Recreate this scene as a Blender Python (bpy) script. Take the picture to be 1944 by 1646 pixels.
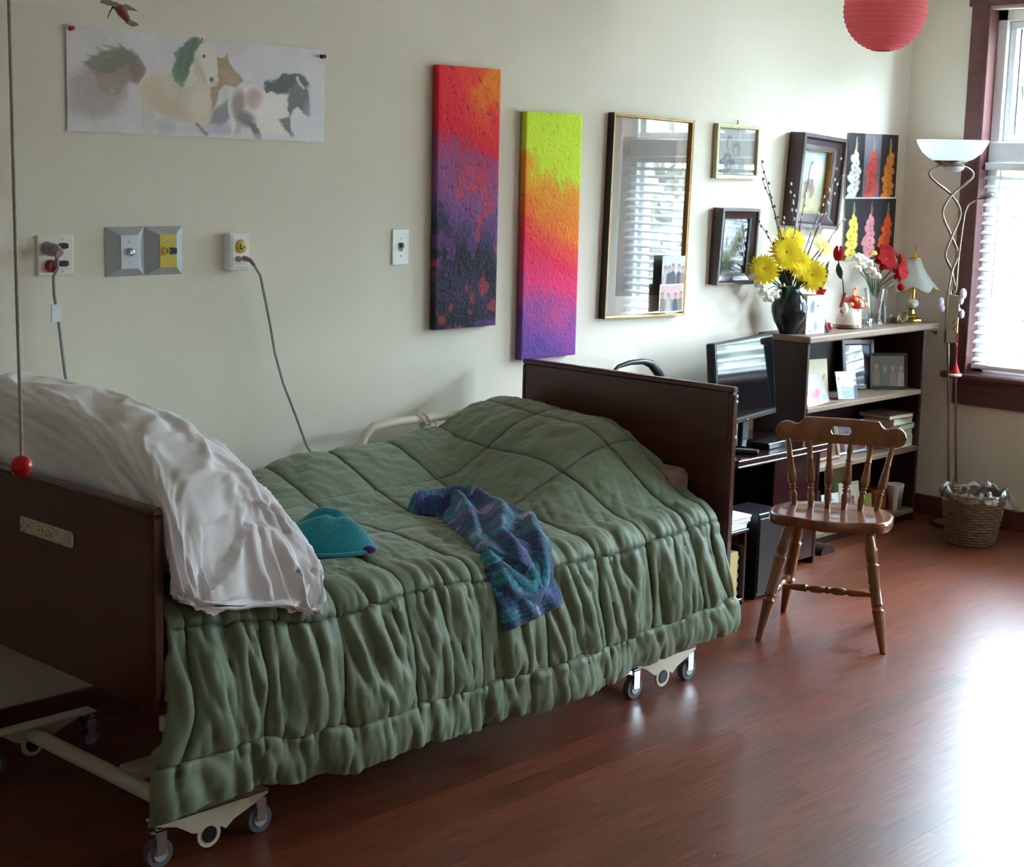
import bpy, math, random
import numpy as np
from mathutils import Vector, Matrix
random.seed(7); RNG = np.random.default_rng(11)
scene = bpy.context.scene
for o in list(bpy.data.objects): bpy.data.objects.remove(o)
COL = scene.collection

def lin1(c):
    c = c / 255.0
    return c / 12.92 if c <= 0.04045 else ((c + 0.055) / 1.055) ** 2.4
def S(r, g, b, k=1.0): return (min(1, lin1(r) * k), min(1, lin1(g) * k), min(1, lin1(b) * k), 1.0)

# ------------------------------------------------------------------ camera
cd = bpy.data.cameras.new('camera'); cam = bpy.data.objects.new('camera', cd); COL.objects.link(cam)
cd.sensor_fit = 'HORIZONTAL'; cd.sensor_width = 36.0; cd.lens = 3024.42 / 1944.0 * 36.0
cd.clip_start = 0.05; cd.clip_end = 300
cR = Vector((0.6892114, -0.7242059, 0.0226600)); cD = Vector((-0.1066606, -0.1323407, -0.9854489)); cF = Vector((0.7166667, 0.6767657, -0.1684550))
cam.matrix_world = Matrix(((cR.x, -cD.x, -cF.x, 0.0), (cR.y, -cD.y, -cF.y, -4.0795), (cR.z, -cD.z, -cF.z, 1.69), (0, 0, 0, 1)))
scene.camera = cam

# ------------------------------------------------------------------ daylight: a bright, slightly cool overcast sky
w = bpy.data.worlds.new('overcast_sky'); scene.world = w; w.use_nodes = True
wn = w.node_tree.nodes; wl = w.node_tree.links
bg = wn['Background']; bg.inputs['Strength'].default_value = 15.0
tc = wn.new('ShaderNodeTexCoord'); nz = wn.new('ShaderNodeTexNoise'); nz.inputs['Scale'].default_value = 2.5; nz.inputs['Detail'].default_value = 4
cr = wn.new('ShaderNodeValToRGB'); cr.color_ramp.elements[0].color = (0.60, 0.77, 1.0, 1); cr.color_ramp.elements[1].color = (0.76, 0.90, 1.0, 1)
wl.new(tc.outputs['Generated'], nz.inputs['Vector']); wl.new(nz.outputs['Fac'], cr.inputs['Fac']); wl.new(cr.outputs['Color'], bg.inputs['Color'])
vs = scene.view_settings
vs.view_transform = 'Standard'; vs.look = 'None'; vs.gamma = 1.0; vs.use_curve_mapping = False
vs.exposure = 2.65
scene.cycles.max_bounces = 8; scene.cycles.diffuse_bounces = 5; scene.cycles.transparent_max_bounces = 24
scene.cycles.sample_clamp_indirect = 12.0
scene.cycles.caustics_reflective = False; scene.cycles.caustics_refractive = False
def portal(y0, y1, z0, z1):
    l = bpy.data.lights.new('window_portal', 'AREA'); l.shape = 'RECTANGLE'; l.size = abs(y1 - y0); l.size_y = z1 - z0
    o = bpy.data.objects.new('window_portal', l); COL.objects.link(o)
    o.location = (7.30, (y0 + y1) / 2, (z0 + z1) / 2)
    o.rotation_euler = (math.radians(90), 0, math.radians(90)); l.cycles.is_portal = True
portal(-1.83, -0.41, 0.73, 2.44); portal(-4.60, -2.45, 0.73, 2.44)

# ------------------------------------------------------------------ numeric noise
def vnoise(x, y, seed=0):
    r = np.random.default_rng(seed); T = r.random((256, 256))
    xi = np.floor(x).astype(int); yi = np.floor(y).astype(int); fx = x - xi; fy = y - yi
    fx = fx * fx * (3 - 2 * fx); fy = fy * fy * (3 - 2 * fy)
    a = T[xi % 256, yi % 256]; b = T[(xi + 1) % 256, yi % 256]; c = T[xi % 256, (yi + 1) % 256]; d = T[(xi + 1) % 256, (yi + 1) % 256]
    return (a * (1 - fx) + b * fx) * (1 - fy) + (c * (1 - fx) + d * fx) * fy
def fbm(x, y, seed=0, o=4, g=0.5):
    s = 0; a = 1; n = 0
    for i in range(o): s = s + a * vnoise(x * 2 ** i + 17.3 * i, y * 2 ** i + 5.1 * i, seed + i); n += a; a *= g
    return s / n
def ridge(x, y, seed=0, o=3): return 1 - np.abs(2 * fbm(x, y, seed, o) - 1) * 2.2
def sstep(a, b, x): t = np.clip((x - a) / (b - a), 0, 1); return t * t * (3 - 2 * t)

# ------------------------------------------------------------------ materials
MATS = {}
def mat(name, col=(0.8, 0.8, 0.8, 1), rough=0.5, metal=0.0, var=0.0, vscale=8.0, stretch=(1, 1, 1), bump=0.0, bscale=40.0, coat=0.0, trans=0.0, ior=1.45,
        emit=None, sheen=0.0, subsurf=0.0, attr=None, randvar=0.0, spec=None, col2=None):
    m = bpy.data.materials.new(name); m.use_nodes = True; nt = m.node_tree; N = nt.nodes; L = nt.links
    p = N['Principled BSDF']
    p.inputs['Base Color'].default_value = col; p.inputs['Roughness'].default_value = rough; p.inputs['Metallic'].default_value = metal
    p.inputs['IOR'].default_value = ior; p.inputs['Coat Weight'].default_value = coat; p.inputs['Coat Roughness'].default_value = 0.12
    p.inputs['Transmission Weight'].default_value = trans; p.inputs['Sheen Weight'].default_value = sheen
    if spec is not None: p.inputs['Specular IOR Level'].default_value = spec
    if subsurf: p.inputs['Subsurface Weight'].default_value = subsurf; p.inputs['Subsurface Radius'].default_value = (0.02, 0.02, 0.02)
    t = N.new('ShaderNodeTexCoord'); mp = N.new('ShaderNodeMapping'); mp.inputs['Scale'].default_value = stretch
    L.new(t.outputs['Object'], mp.inputs['Vector'])
    src = None
    if attr:
        a = N.new('ShaderNodeAttribute'); a.attribute_name = attr; src = a.outputs['Color']; L.new(src, p.inputs['Base Color'])
    elif var or col2:
        n = N.new('ShaderNodeTexNoise'); n.inputs['Scale'].default_value = vscale; n.inputs['Detail'].default_value = 5; L.new(mp.outputs['Vector'], n.inputs['Vector'])
        r = N.new('ShaderNodeValToRGB'); r.color_ramp.elements[0].position = 0.3; r.color_ramp.elements[1].position = 0.72
        c2 = col2 or tuple(min(1, c * (1 + var)) for c in col[:3]) + (1,)
        c1 = col if col2 else tuple(c * (1 - var) for c in col[:3]) + (1,)
        r.color_ramp.elements[0].color = c1; r.color_ramp.elements[1].color = c2
        L.new(n.outputs['Fac'], r.inputs['Fac']); src = r.outputs['Color']; L.new(src, p.inputs['Base Color'])
    if randvar and src:
        oi = N.new('ShaderNodeObjectInfo'); ge = N.new('ShaderNodeNewGeometry'); ad = N.new('ShaderNodeMath'); ad.operation = 'ADD'; fr = N.new('ShaderNodeMath'); fr.operation = 'FRACT'
        L.new(oi.outputs['Random'], ad.inputs[0]); L.new(ge.outputs['Random Per Island'], ad.inputs[1]); L.new(ad.outputs[0], fr.inputs[0])
        mr = N.new('ShaderNodeMapRange'); mr.inputs['To Min'].default_value = 1 - randvar; mr.inputs['To Max'].default_value = 1 + randvar; L.new(fr.outputs[0], mr.inputs['Value'])
        hs = N.new('ShaderNodeHueSaturation'); L.new(mr.outputs['Result'], hs.inputs['Value']); L.new(src, hs.inputs['Color']); L.new(hs.outputs['Color'], p.inputs['Base Color'])
    if bump:
        n2 = N.new('ShaderNodeTexNoise'); n2.inputs['Scale'].default_value = bscale; n2.inputs['Detail'].default_value = 3; L.new(mp.outputs['Vector'], n2.inputs['Vector'])
        b = N.new('ShaderNodeBump'); b.inputs['Strength'].default_value = bump; b.inputs['Distance'].default_value = 0.01; L.new(n2.outputs['Fac'], b.inputs['Height']); L.new(b.outputs['Normal'], p.inputs['Normal'])
    if emit: p.inputs['Emission Color'].default_value = emit[0]; p.inputs['Emission Strength'].default_value = emit[1]
    MATS[name] = m
    return m
def pane_mat(name, tint=(0.97, 0.98, 0.98, 1), refl=0.045, fres=True, rough=0.0):
    m = bpy.data.materials.new(name); m.use_nodes = True; N = m.node_tree.nodes; L = m.node_tree.links; N.remove(N['Principled BSDF'])
    tr = N.new('ShaderNodeBsdfTransparent'); tr.inputs['Color'].default_value = tint
    gl = N.new('ShaderNodeBsdfGlossy'); gl.inputs['Roughness'].default_value = rough
    mx = N.new('ShaderNodeMixShader'); lw = N.new('ShaderNodeLayerWeight'); lw.inputs['Blend'].default_value = 0.5
    pw = N.new('ShaderNodeMath'); pw.operation = 'POWER'; pw.inputs[1].default_value = 4.0; ma = N.new('ShaderNodeMath'); ma.operation = 'MULTIPLY_ADD'; ma.inputs[1].default_value = 0.9; ma.inputs[2].default_value = refl
    L.new(lw.outputs['Facing'], pw.inputs[0]); L.new(pw.outputs[0], ma.inputs[0])
    if fres: L.new(ma.outputs[0], mx.inputs['Fac'])
    else: mx.inputs['Fac'].default_value = refl
    L.new(tr.outputs[0], mx.inputs[1]); L.new(gl.outputs[0], mx.inputs[2]); L.new(mx.outputs[0], N['Material Output'].inputs['Surface'])
    MATS[name] = m; return m

mat('wall_paint', S(235, 227, 211), 0.75, var=0.02, vscale=3, bump=0.06, bscale=180)
mat('ceiling_paint', S(244, 243, 238), 0.85, bump=0.05, bscale=120)
mat('floor_wood', S(84, 38, 23), 0.34, stretch=(1.2, 16, 4), vscale=5, col2=S(122, 62, 38), bump=0.05, bscale=30, randvar=0.2)
mat('trim_wood', S(104, 64, 64), 0.38, var=0.18, vscale=6, stretch=(1, 1, 8), bump=0.04)
mat('base_wood', S(98, 58, 48), 0.45, var=0.15, vscale=5)
mat('white_vinyl', S(232, 234, 236), 0.35, var=0.01)
mat('blind_white', S(240, 241, 240), 0.45, var=0.01)
pane_mat('window_glass', (0.96, 0.98, 0.98, 1))
pane_mat('picture_glass', (0.97, 0.97, 0.97, 1), 0.11)
def paper_mat(name, col, trans=0.5, clear=0.0):
    m = bpy.data.materials.new(name); m.use_nodes = True; N = m.node_tree.nodes; L = m.node_tree.links; N.remove(N['Principled BSDF'])
    d = N.new('ShaderNodeBsdfDiffuse'); t = N.new('ShaderNodeBsdfTranslucent'); x = N.new('ShaderNodeMixShader'); c = N.new('ShaderNodeBsdfTransparent'); y = N.new('ShaderNodeMixShader')
    tx = N.new('ShaderNodeTexNoise'); tx.inputs['Scale'].default_value = 30; r = N.new('ShaderNodeValToRGB'); r.color_ramp.elements[0].color = tuple(v * .9 for v in col[:3]) + (1,); r.color_ramp.elements[1].color = col
    L.new(tx.outputs['Fac'], r.inputs['Fac']); L.new(r.outputs['Color'], d.inputs['Color']); L.new(r.outputs['Color'], t.inputs['Color'])
    x.inputs['Fac'].default_value = trans; y.inputs['Fac'].default_value = clear
    L.new(d.outputs[0], x.inputs[1]); L.new(t.outputs[0], x.inputs[2]); L.new(x.outputs[0], y.inputs[1]); L.new(c.outputs[0], y.inputs[2]); L.new(y.outputs[0], N['Material Output'].inputs['Surface'])
    MATS[name] = m
paper_mat('frosted_thin', S(240, 246, 242), 0.5, 0.5)
mat('bed_wood', S(74, 32, 25), 0.28, var=0.22, vscale=4, stretch=(6, 1, 5), bump=0.02, coat=0.3)
mat('cream_metal', S(222, 212, 192), 0.42, var=0.03)
mat('black_plastic', S(26, 25, 28), 0.35)
mat('black_gloss', S(14, 14, 17), 0.08)
mat('tv_glass', S(16, 17, 20), 0.05, spec=1.0)
mat('grey_rubber', S(104, 104, 108), 0.55, var=0.06)
mat('chrome', S(205, 207, 212), 0.14, metal=1.0)
mat('steel_grey', S(186, 190, 198), 0.38, metal=0.35)
mat('brass', S(214, 178, 86), 0.18, metal=1.0)
mat('gold_leaf', S(150, 116, 70), 0.34, metal=0.7, var=0.2, vscale=40)
mat('gold_pale', S(176, 166, 130), 0.4, metal=0.25, var=0.15, vscale=40)
mat('mattress_sheet', S(226, 218, 216), 0.8, bump=0.05)
mat('pillow_cotton', S(248, 245, 250), 0.85, var=0.02, vscale=5, bump=0.12, bscale=24, sheen=0.2)
mat('comforter_green', attr='Col', rough=0.55, sheen=0.25, bump=0.10, bscale=45)
mat('vcol_matte', attr='Col', rough=0.75)
mat('vcol_satin', attr='Col', rough=0.4)
mat('knit', attr='Col', rough=0.9, bump=0.55, bscale=150, sheen=0.3)
mat('vcol_gloss', attr='Col', rough=0.4, spec=0.3)
mat('impasto', attr='Col', rough=0.7, bump=0.05, bscale=110, spec=0.25)
mat('chair_wood', S(120, 74, 38), 0.24, var=0.3, vscale=5, stretch=(3, 3, 1), coat=0.45)
mat('seat_wood', S(116, 70, 50), 0.22, var=0.22, vscale=4, stretch=(6, 1.2, 3), coat=0.5)
mat('bookcase_dark', S(46, 27, 25), 0.5, var=0.15, vscale=4, stretch=(1, 1, 5))
mat('shelf_board', S(128, 106, 88), 0.55, var=0.14, vscale=5, stretch=(1, 7, 3), bump=0.03)
mat('desk_cherry', S(44, 20, 22), 0.14, var=0.2, vscale=4, stretch=(1, 5, 3), coat=0.6)
mat('paper_white', S(240, 240, 238), 0.7)
mat('paper_cream', S(228, 220, 192), 0.75, var=0.04)
mat('frame_dark', S(66, 46, 50), 0.3, var=0.15, vscale=10, coat=0.3)
mat('frame_black', S(30, 26, 24), 0.4)
mat('mat_board', S(236, 228, 212), 0.85)
mat('red_plastic', S(196, 20, 34), 0.22)
paper_mat('lantern_paper', S(255, 158, 166), 0.42)
mat('cord_rope', S(186, 172, 160), 0.7, var=0.15, vscale=120)
mat('cord_grey', S(150, 148, 150), 0.5)
mat('teal_felt', S(20, 132, 146), 0.95, var=0.08, vscale=14, bump=0.3, bscale=120, sheen=0.4)
mat('purple_felt', S(96, 40, 110), 0.95)
mat('vase_glaze', S(30, 36, 36), 0.12, var=0.25, vscale=5)
mat('petal_yellow', S(255, 224, 16), 0.6, var=0.08, vscale=30)
mat('petal_lemon', S(250, 232, 90), 0.6, var=0.06)
mat('flower_centre', S(236, 172, 24), 0.8, var=0.2, vscale=60)
mat('petal_white', S(240, 242, 226), 0.6)
mat('petal_red', S(150, 8, 18), 0.75, spec=0.2, var=0.12, vscale=20)
mat('leaf_green', S(58, 96, 52), 0.5, var=0.2, vscale=12)
mat('leaf_dark', S(34, 66, 44), 0.45, var=0.2, vscale=12)
mat('twig', S(84, 66, 56), 0.7, var=0.15)
mat('catkin', S(216, 208, 206), 0.8, sheen=0.4)
mat('red_glass', S(196, 20, 36), 0.1, coat=0.5)
mat('ceramic_white', S(226, 222, 208), 0.22, var=0.05, vscale=12)
mat('ceramic_brown', S(96, 78, 58), 0.35)
mat('spot_yellow', S(244, 224, 120), 0.3)
mat('orange_paint', S(246, 120, 70), 0.4)
mat('crystal', (0.96, 0.98, 0.98, 1), 0.03, trans=1.0, ior=1.5)
mat('crystal_blue', S(205, 226, 232), 0.05, trans=1.0, ior=1.45)
mat('lamp_nickel', S(150, 142, 126), 0.26, metal=1.0)
paper_mat('lamp_bowl', S(244, 247, 248), 0.4)
mat('lamp_dark', S(104, 102, 94), 0.35, metal=0.4)
mat('basket_wicker', S(120, 100, 76), 0.75, var=0.25, vscale=40)
pane_mat('plastic_bag', (0.86, 0.90, 0.92, 1), 0.3, fres=False, rough=0.2)
mat('plate_ivory', S(238, 234, 222), 0.3)
mat('plate_white', S(244, 244, 242), 0.3)
mat('plate_yellow', S(216, 190, 70), 0.3)
mat('plug_grey', S(150, 130, 136), 0.45)
mat('red_dark', S(150, 40, 46), 0.35)
mat('tag_white', S(236, 240, 244), 0.4)
mat('bird_brown', S(136, 74, 54), 0.45, var=0.25, vscale=30)
mat('bird_grey', S(120, 118, 108), 0.5, var=0.2, vscale=30)
mat('grass', S(116, 118, 98), 0.9, var=0.3, vscale=3)
mat('foliage', S(150, 154, 142), 0.7, var=0.3, vscale=6)
mat('bark', S(96, 82, 70), 0.9, var=0.2, vscale=12)
mat('book_green', S(44, 110, 74), 0.5); mat('book_cream', S(222, 212, 190), 0.6); mat('book_brown', S(96, 66, 52), 0.5); mat('book_lime', S(140, 190, 70), 0.5)
mat('book_purple', S(92, 70, 110), 0.5); mat('book_white', S(236, 234, 238), 0.5); mat('frame_oak', S(158, 116, 78), 0.4, var=0.15)
mat('pink_brown', S(150, 120, 112), 0.7)
mat('santa_red', S(206, 30, 40), 0.7); mat('lilac', S(222, 208, 232), 0.6)
mat('amber_pot', S(150, 74, 36), 0.35); mat('dvd_black', S(24, 24, 28), 0.25)
mat('yellow_kraft', S(196, 168, 110), 0.7)
mat('pin_red', S(180, 24, 36), 0.3); mat('pin_dark', S(80, 24, 40), 0.3)
M = MATS

# ------------------------------------------------------------------ mesh helpers
class MB:
    def __init__(self): self.v = []; self.f = []
    def add(self, vs, fs):
        n = len(self.v); self.v += [tuple(map(float, q)) for q in vs]; self.f += [tuple(i + n for i in q) for q in fs]; return self
    def box(self, a, b, bev=0.0):
        (x0, y0, z0), (x1, y1, z1) = [min(p, q) for p, q in zip(a, b)], [max(p, q) for p, q in zip(a, b)]
        if bev <= 0:
            return self.add([(x0, y0, z0), (x1, y0, z0), (x1, y1, z0), (x0, y1, z0), (x0, y0, z1), (x1, y0, z1), (x1, y1, z1), (x0, y1, z1)],
                            [(0, 3, 2, 1), (4, 5, 6, 7), (0, 1, 5, 4), (1, 2, 6, 5), (2, 3, 7, 6), (3, 0, 4, 7)])
        e = min(bev, (x1 - x0) * .49, (y1 - y0) * .49, (z1 - z0) * .49)
        vs = []; ids = {}
        for sx in (0, 1):
            for sy in (0, 1):
                for sz in (0, 1):
                    c = (x1 if sx else x0, y1 if sy else y0, z1 if sz else z0); i = ((-1, 1)[sx] * e, (-1, 1)[sy] * e, (-1, 1)[sz] * e)
                    for ax in range(3):
                        ids[(sx, sy, sz, ax)] = len(vs); vs.append(tuple(c[k] if k == ax else c[k] - i[k] for k in range(3)))
        fs = []
        for ax in range(3):
            o = [k for k in range(3) if k != ax]
            for s in (0, 1):
                q = []
                for (p, r) in ((0, 0), (1, 0), (1, 1), (0, 1)):
                    k = [0, 0, 0]; k[ax] = s; k[o[0]] = p; k[o[1]] = r; q.append(ids[(*k, ax)])
                if (s == 0) != (ax == 1): q.reverse()
                fs.append(tuple(q))
        for ax in range(3):
            o = [k for k in range(3) if k != ax]
            for p in (0, 1):
                for r in (0, 1):
                    k0 = [0, 0, 0]; k0[o[0]] = p; k0[o[1]] = r; k1 = list(k0); k1[ax] = 1
                    fs.append((ids[(*k0, o[0])], ids[(*k1, o[0])], ids[(*k1, o[1])], ids[(*k0, o[1])]))
        for sx in (0, 1):
            for sy in (0, 1):
                for sz in (0, 1): fs.append(tuple(ids[(sx, sy, sz, a)] for a in range(3)))
        return self.add(vs, fs)
    def tube(self, pts, r, n=10, cap=True, closed=False):
        P = [Vector(p) for p in pts]; k = len(P); R = r if isinstance(r, (list, tuple)) else [r] * k
        up = None; vs = []; fs = []
        for i in range(k):
            if closed: t = (P[(i + 1) % k] - P[i - 1])
            else: t = (P[min(i + 1, k - 1)] - P[max(i - 1, 0)])
            t.normalize()
            if up is None:
                up = Vector((0, 0, 1)) if abs(t.z) < .9 else Vector((1, 0, 0))
            s = t.cross(up); s.normalize(); up = s.cross(t); up.normalize()
            for j in range(n):
                a = 2 * math.pi * j / n; vs.append(P[i] + (s * math.cos(a) + up * math.sin(a)) * R[i])
        for i in range(k if closed else k - 1):
            for j in range(n): fs.append((i * n + j, i * n + (j + 1) % n, ((i + 1) % k) * n + (j + 1) % n, ((i + 1) % k) * n + j))
        if cap and not closed: fs.append(tuple(range(n - 1, -1, -1))); fs.append(tuple((k - 1) * n + j for j in range(n)))
        return self.add(vs, fs)
    def turned(self, a, b, prof, n=14):
        a = Vector(a); b = Vector(b)
        return self.tube([a + (b - a) * t for t, _ in prof], [r for _, r in prof], n)
    def lathe(self, prof, n=28, c=(0, 0, 0), wob=None, cap0=True, cap1=True):
        vs = []; fs = []; k = len(prof)
        for i, (r, z) in enumerate(prof):
            for j in range(n):
                a = 2 * math.pi * j / n; rr = r * (wob(a, i / (k - 1)) if wob else 1)
                vs.append((c[0] + rr * math.cos(a), c[1] + rr * math.sin(a), c[2] + z))
        for i in range(k - 1):
            for j in range(n): fs.append((i * n + j, i * n + (j + 1) % n, (i + 1) * n + (j + 1) % n, (i + 1) * n + j))
        if cap0 and prof[0][0] > 1e-5: fs.append(tuple(range(n - 1, -1, -1)))
        if cap1 and prof[-1][0] > 1e-5: fs.append(tuple((k - 1) * n + j for j in range(n)))
        return self.add(vs, fs)
    def ball(self, c, r, n=16, m=10, sq=(1, 1, 1)):
        vs = []; fs = []
        for i in range(m + 1):
            th = math.pi * i / m
            for j in range(n):
                a = 2 * math.pi * j / n
                vs.append((c[0] + r * sq[0] * math.sin(th) * math.cos(a), c[1] + r * sq[1] * math.sin(th) * math.sin(a), c[2] + r * sq[2] * math.cos(th)))
        for i in range(m):
            for j in range(n): fs.append((i * n + j, (i + 1) * n + j, (i + 1) * n + (j + 1) % n, i * n + (j + 1) % n))
        return self.add(vs, fs)
    def prism(self, poly, y0, y1, plane='xz'):
        n = len(poly)
        def P(q, d): return (q[0], d, q[1]) if plane == 'xz' else ((q[0], q[1], d) if plane == 'xy' else (d, q[0], q[1]))
        vs = [P(q, y0) for q in poly] + [P(q, y1) for q in poly]
        fs = [tuple(range(n)), tuple(range(2 * n - 1, n - 1, -1))] + [(i, (i + 1) % n, n + (i + 1) % n, n + i) for i in range(n)]
        return self.add(vs, fs)
    def grid(self, A):
        A = np.asarray(A); k, n = A.shape[:2]
        return self.add(A.reshape(-1, 3).tolist(), [(i * n + j, i * n + j + 1, (i + 1) * n + j + 1, (i + 1) * n + j) for i in range(k - 1) for j in range(n - 1)])
    def xf(self, mtx, start=0):
        for i in range(start, len(self.v)): self.v[i] = tuple(mtx @ Vector(self.v[i]))
        return self
def tag(o, label=None, cat=None, group=None, kind=None):
    if label: o['label'] = label
    if cat: o['category'] = cat
    if group: o['group'] = group
    if kind: o['kind'] = kind
    return o
def recalc(me):
    import bmesh
    bm = bmesh.new(); bm.from_mesh(me); bmesh.ops.recalc_face_normals(bm, faces=bm.faces); bm.to_mesh(me); bm.free()
def obj(name, mb, material, parent=None, smooth=False, label=None, cat=None, group=None, kind=None, loc=None, rot=None, fixn=True, ang=40):
    me = bpy.data.meshes.new(name); me.from_pydata(mb.v, [], mb.f)
    if fixn: recalc(me)
    me.materials.append(M[material] if isinstance(material, str) else material)
    if smooth:
        me.polygons.foreach_set('use_smooth', [True] * len(me.polygons))
        if ang: me.set_sharp_from_angle(angle=math.radians(ang))
    me.update()
    o = bpy.data.objects.new(name, me); COL.objects.link(o)
    if parent: o.parent = parent
    if loc: o.location = loc
    if rot: o.rotation_euler = rot
    return tag(o, label, cat, group, kind)
def thing(name, label, cat, loc=(0, 0, 0), rot=(0, 0, 0), group=None, kind=None):
    o = bpy.data.objects.new(name, None); COL.objects.link(o); o.location = loc; o.rotation_euler = rot; o.empty_display_size = 0.05
    return tag(o, label, cat, group, kind)
def dup(o, parent=None, loc=None, rot=None):
    c = o.copy(); COL.objects.link(c)
    if parent: c.parent = parent
    if loc: c.location = loc
    if rot: c.rotation_euler = rot
    return c
def colgrid(name, A, C, material, parent=None, smooth=True, fixn=False, flip=False, **kw):
    """grid of points A (k,n,3) with sRGB colours C (k,n,3) in 0..255"""
    A = np.asarray(A, float); k, n = A.shape[:2]
    idx = np.arange(k * n).reshape(k, n)
    q = np.stack([idx[:-1, :-1], idx[:-1, 1:], idx[1:, 1:], idx[1:, :-1]], -1).reshape(-1, 4)
    if flip: q = q[:, ::-1]
    me = bpy.data.meshes.new(name); me.vertices.add(k * n); me.vertices.foreach_set('co', A.reshape(-1))
    m = len(q); me.loops.add(m * 4); me.loops.foreach_set('vertex_index', q.reshape(-1)); me.polygons.add(m)
    me.polygons.foreach_set('loop_start', np.arange(0, m * 4, 4)); me.update(calc_edges=True)
    if smooth: me.polygons.foreach_set('use_smooth', [True] * m)
    c = np.clip(np.asarray(C, float).reshape(-1, 3) / 255, 0, 1); c = np.where(c <= .04045, c / 12.92, ((c + .055) / 1.055) ** 2.4)
    at = me.color_attributes.new('Col', 'FLOAT_COLOR', 'POINT'); at.data.foreach_set('color', np.concatenate([c, np.ones((len(c), 1))], 1).reshape(-1))
    me.materials.append(M[material]); me.validate()
    o = bpy.data.objects.new(name, me); COL.objects.link(o)
    if parent: o.parent = parent
    loc = kw.pop('loc', None); rot = kw.pop('rot', None)
    if loc: o.location = loc
    if rot: o.rotation_euler = rot
    return tag(o, **kw)

class Paint:
    """tiny painter for flat prints: extents (x0,x1,y0,y1), y downwards"""
    def __init__(s, ext, nx, ny, col):
        s.x0, s.x1, s.y0, s.y1 = ext; s.X, s.Y = np.meshgrid(np.linspace(s.x0, s.x1, nx), np.linspace(s.y0, s.y1, ny)); s.c = np.zeros((ny, nx, 3)) + np.array(col, float)
    def mix(s, m, col, a=1.0):
        m = (np.clip(m, 0, 1) * a)[..., None]; s.c = s.c * (1 - m) + np.array(col, float) * m; return s
    def blob(s, x, y, rx, ry, col, rot=0, soft=.4, a=1.0):
        c, n = math.cos(rot), math.sin(rot); dx = s.X - x; dy = s.Y - y
        d = np.sqrt(((dx * c + dy * n) / rx) ** 2 + ((-dx * n + dy * c) / ry) ** 2); return s.mix((1 - d) / soft + .5, col, a)
    def poly(s, pts, col, soft=2.0, a=1.0, wob=0.0, seed=3):
        X, Y = s.X, s.Y
        if wob:
            X = X + (fbm(s.X / wob / 3, s.Y / wob / 3, seed) - .5) * wob * 4; Y = Y + (fbm(s.X / wob / 3 + 40, s.Y / wob / 3, seed) - .5) * wob * 4
        ins = np.zeros(X.shape, bool); dm = np.full(X.shape, 1e9); k = len(pts)
        for i in range(k):
            (ax, ay), (bx, by) = pts[i], pts[(i + 1) % k]
            cond = ((ay > Y) != (by > Y)) & (X < (bx - ax) * (Y - ay) / ((by - ay) if by != ay else 1e-9) + ax); ins ^= cond
            L = (bx - ax) ** 2 + (by - ay) ** 2 or 1e-9; t = np.clip(((X - ax) * (bx - ax) + (Y - ay) * (by - ay)) / L, 0, 1)
            dm = np.minimum(dm, np.hypot(X - ax - t * (bx - ax), Y - ay - t * (by - ay)))
        return s.mix(np.where(ins, dm, -dm) / soft + .5, col, a)
    def line(s, pts, w, col, soft=1.5, a=1.0, w2=None):
        k = len(pts) - 1; w2 = w if w2 is None else w2; m = np.zeros(s.X.shape)
        for i in range(k):
            (ax, ay), (bx, by) = pts[i], pts[i + 1]; L = (bx - ax) ** 2 + (by - ay) ** 2 or 1e-9
            t = np.clip(((s.X - ax) * (bx - ax) + (s.Y - ay) * (by - ay)) / L, 0, 1); d = np.hypot(s.X - ax - t * (bx - ax), s.Y - ay - t * (by - ay))
            ww = w + (w2 - w) * (i + t) / k; m = np.maximum(m, np.clip((ww - d) / soft + .5, 0, 1))
        return s.mix(m, col, a)
    def grain(s, sc, amp, seed=1):
        s.c = np.clip(s.c + ((fbm(s.X / sc, s.Y / sc, seed) - .5) * 2 * amp)[..., None], 0, 255); return s
    def speck(s, n, r, cols, seed=5, a=1.0, box=None):
        g = np.random.default_rng(seed); b = box or (s.x0, s.x1, s.y0, s.y1)
        for i in range(n): s.blob(g.uniform(b[0], b[1]), g.uniform(b[2], b[3]), r * g.uniform(.5, 1.4), r * g.uniform(.5, 1.4), cols[g.integers(len(cols))], g.uniform(0, 3), .6, a)
        return s
    def put(s, name, wd, ht, material='vcol_satin', parent=None, y=0.0, bow=0.0, gain=1.0, cx=0.0, cz=0.0, **kw):
        """print standing in the XZ plane facing -Y, centred on (cx, y, cz)"""
        u = (s.X - s.x0) / (s.x1 - s.x0); v = (s.Y - s.y0) / (s.y1 - s.y0)
        A = np.stack([cx + (u - .5) * wd, y + bow * (2 * u - 1) ** 2 + 0 * u, cz + (.5 - v) * ht], -1)
        return colgrid(name, A, np.clip(s.c * gain, 0, 255), material, parent, flip=True, **kw)

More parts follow.
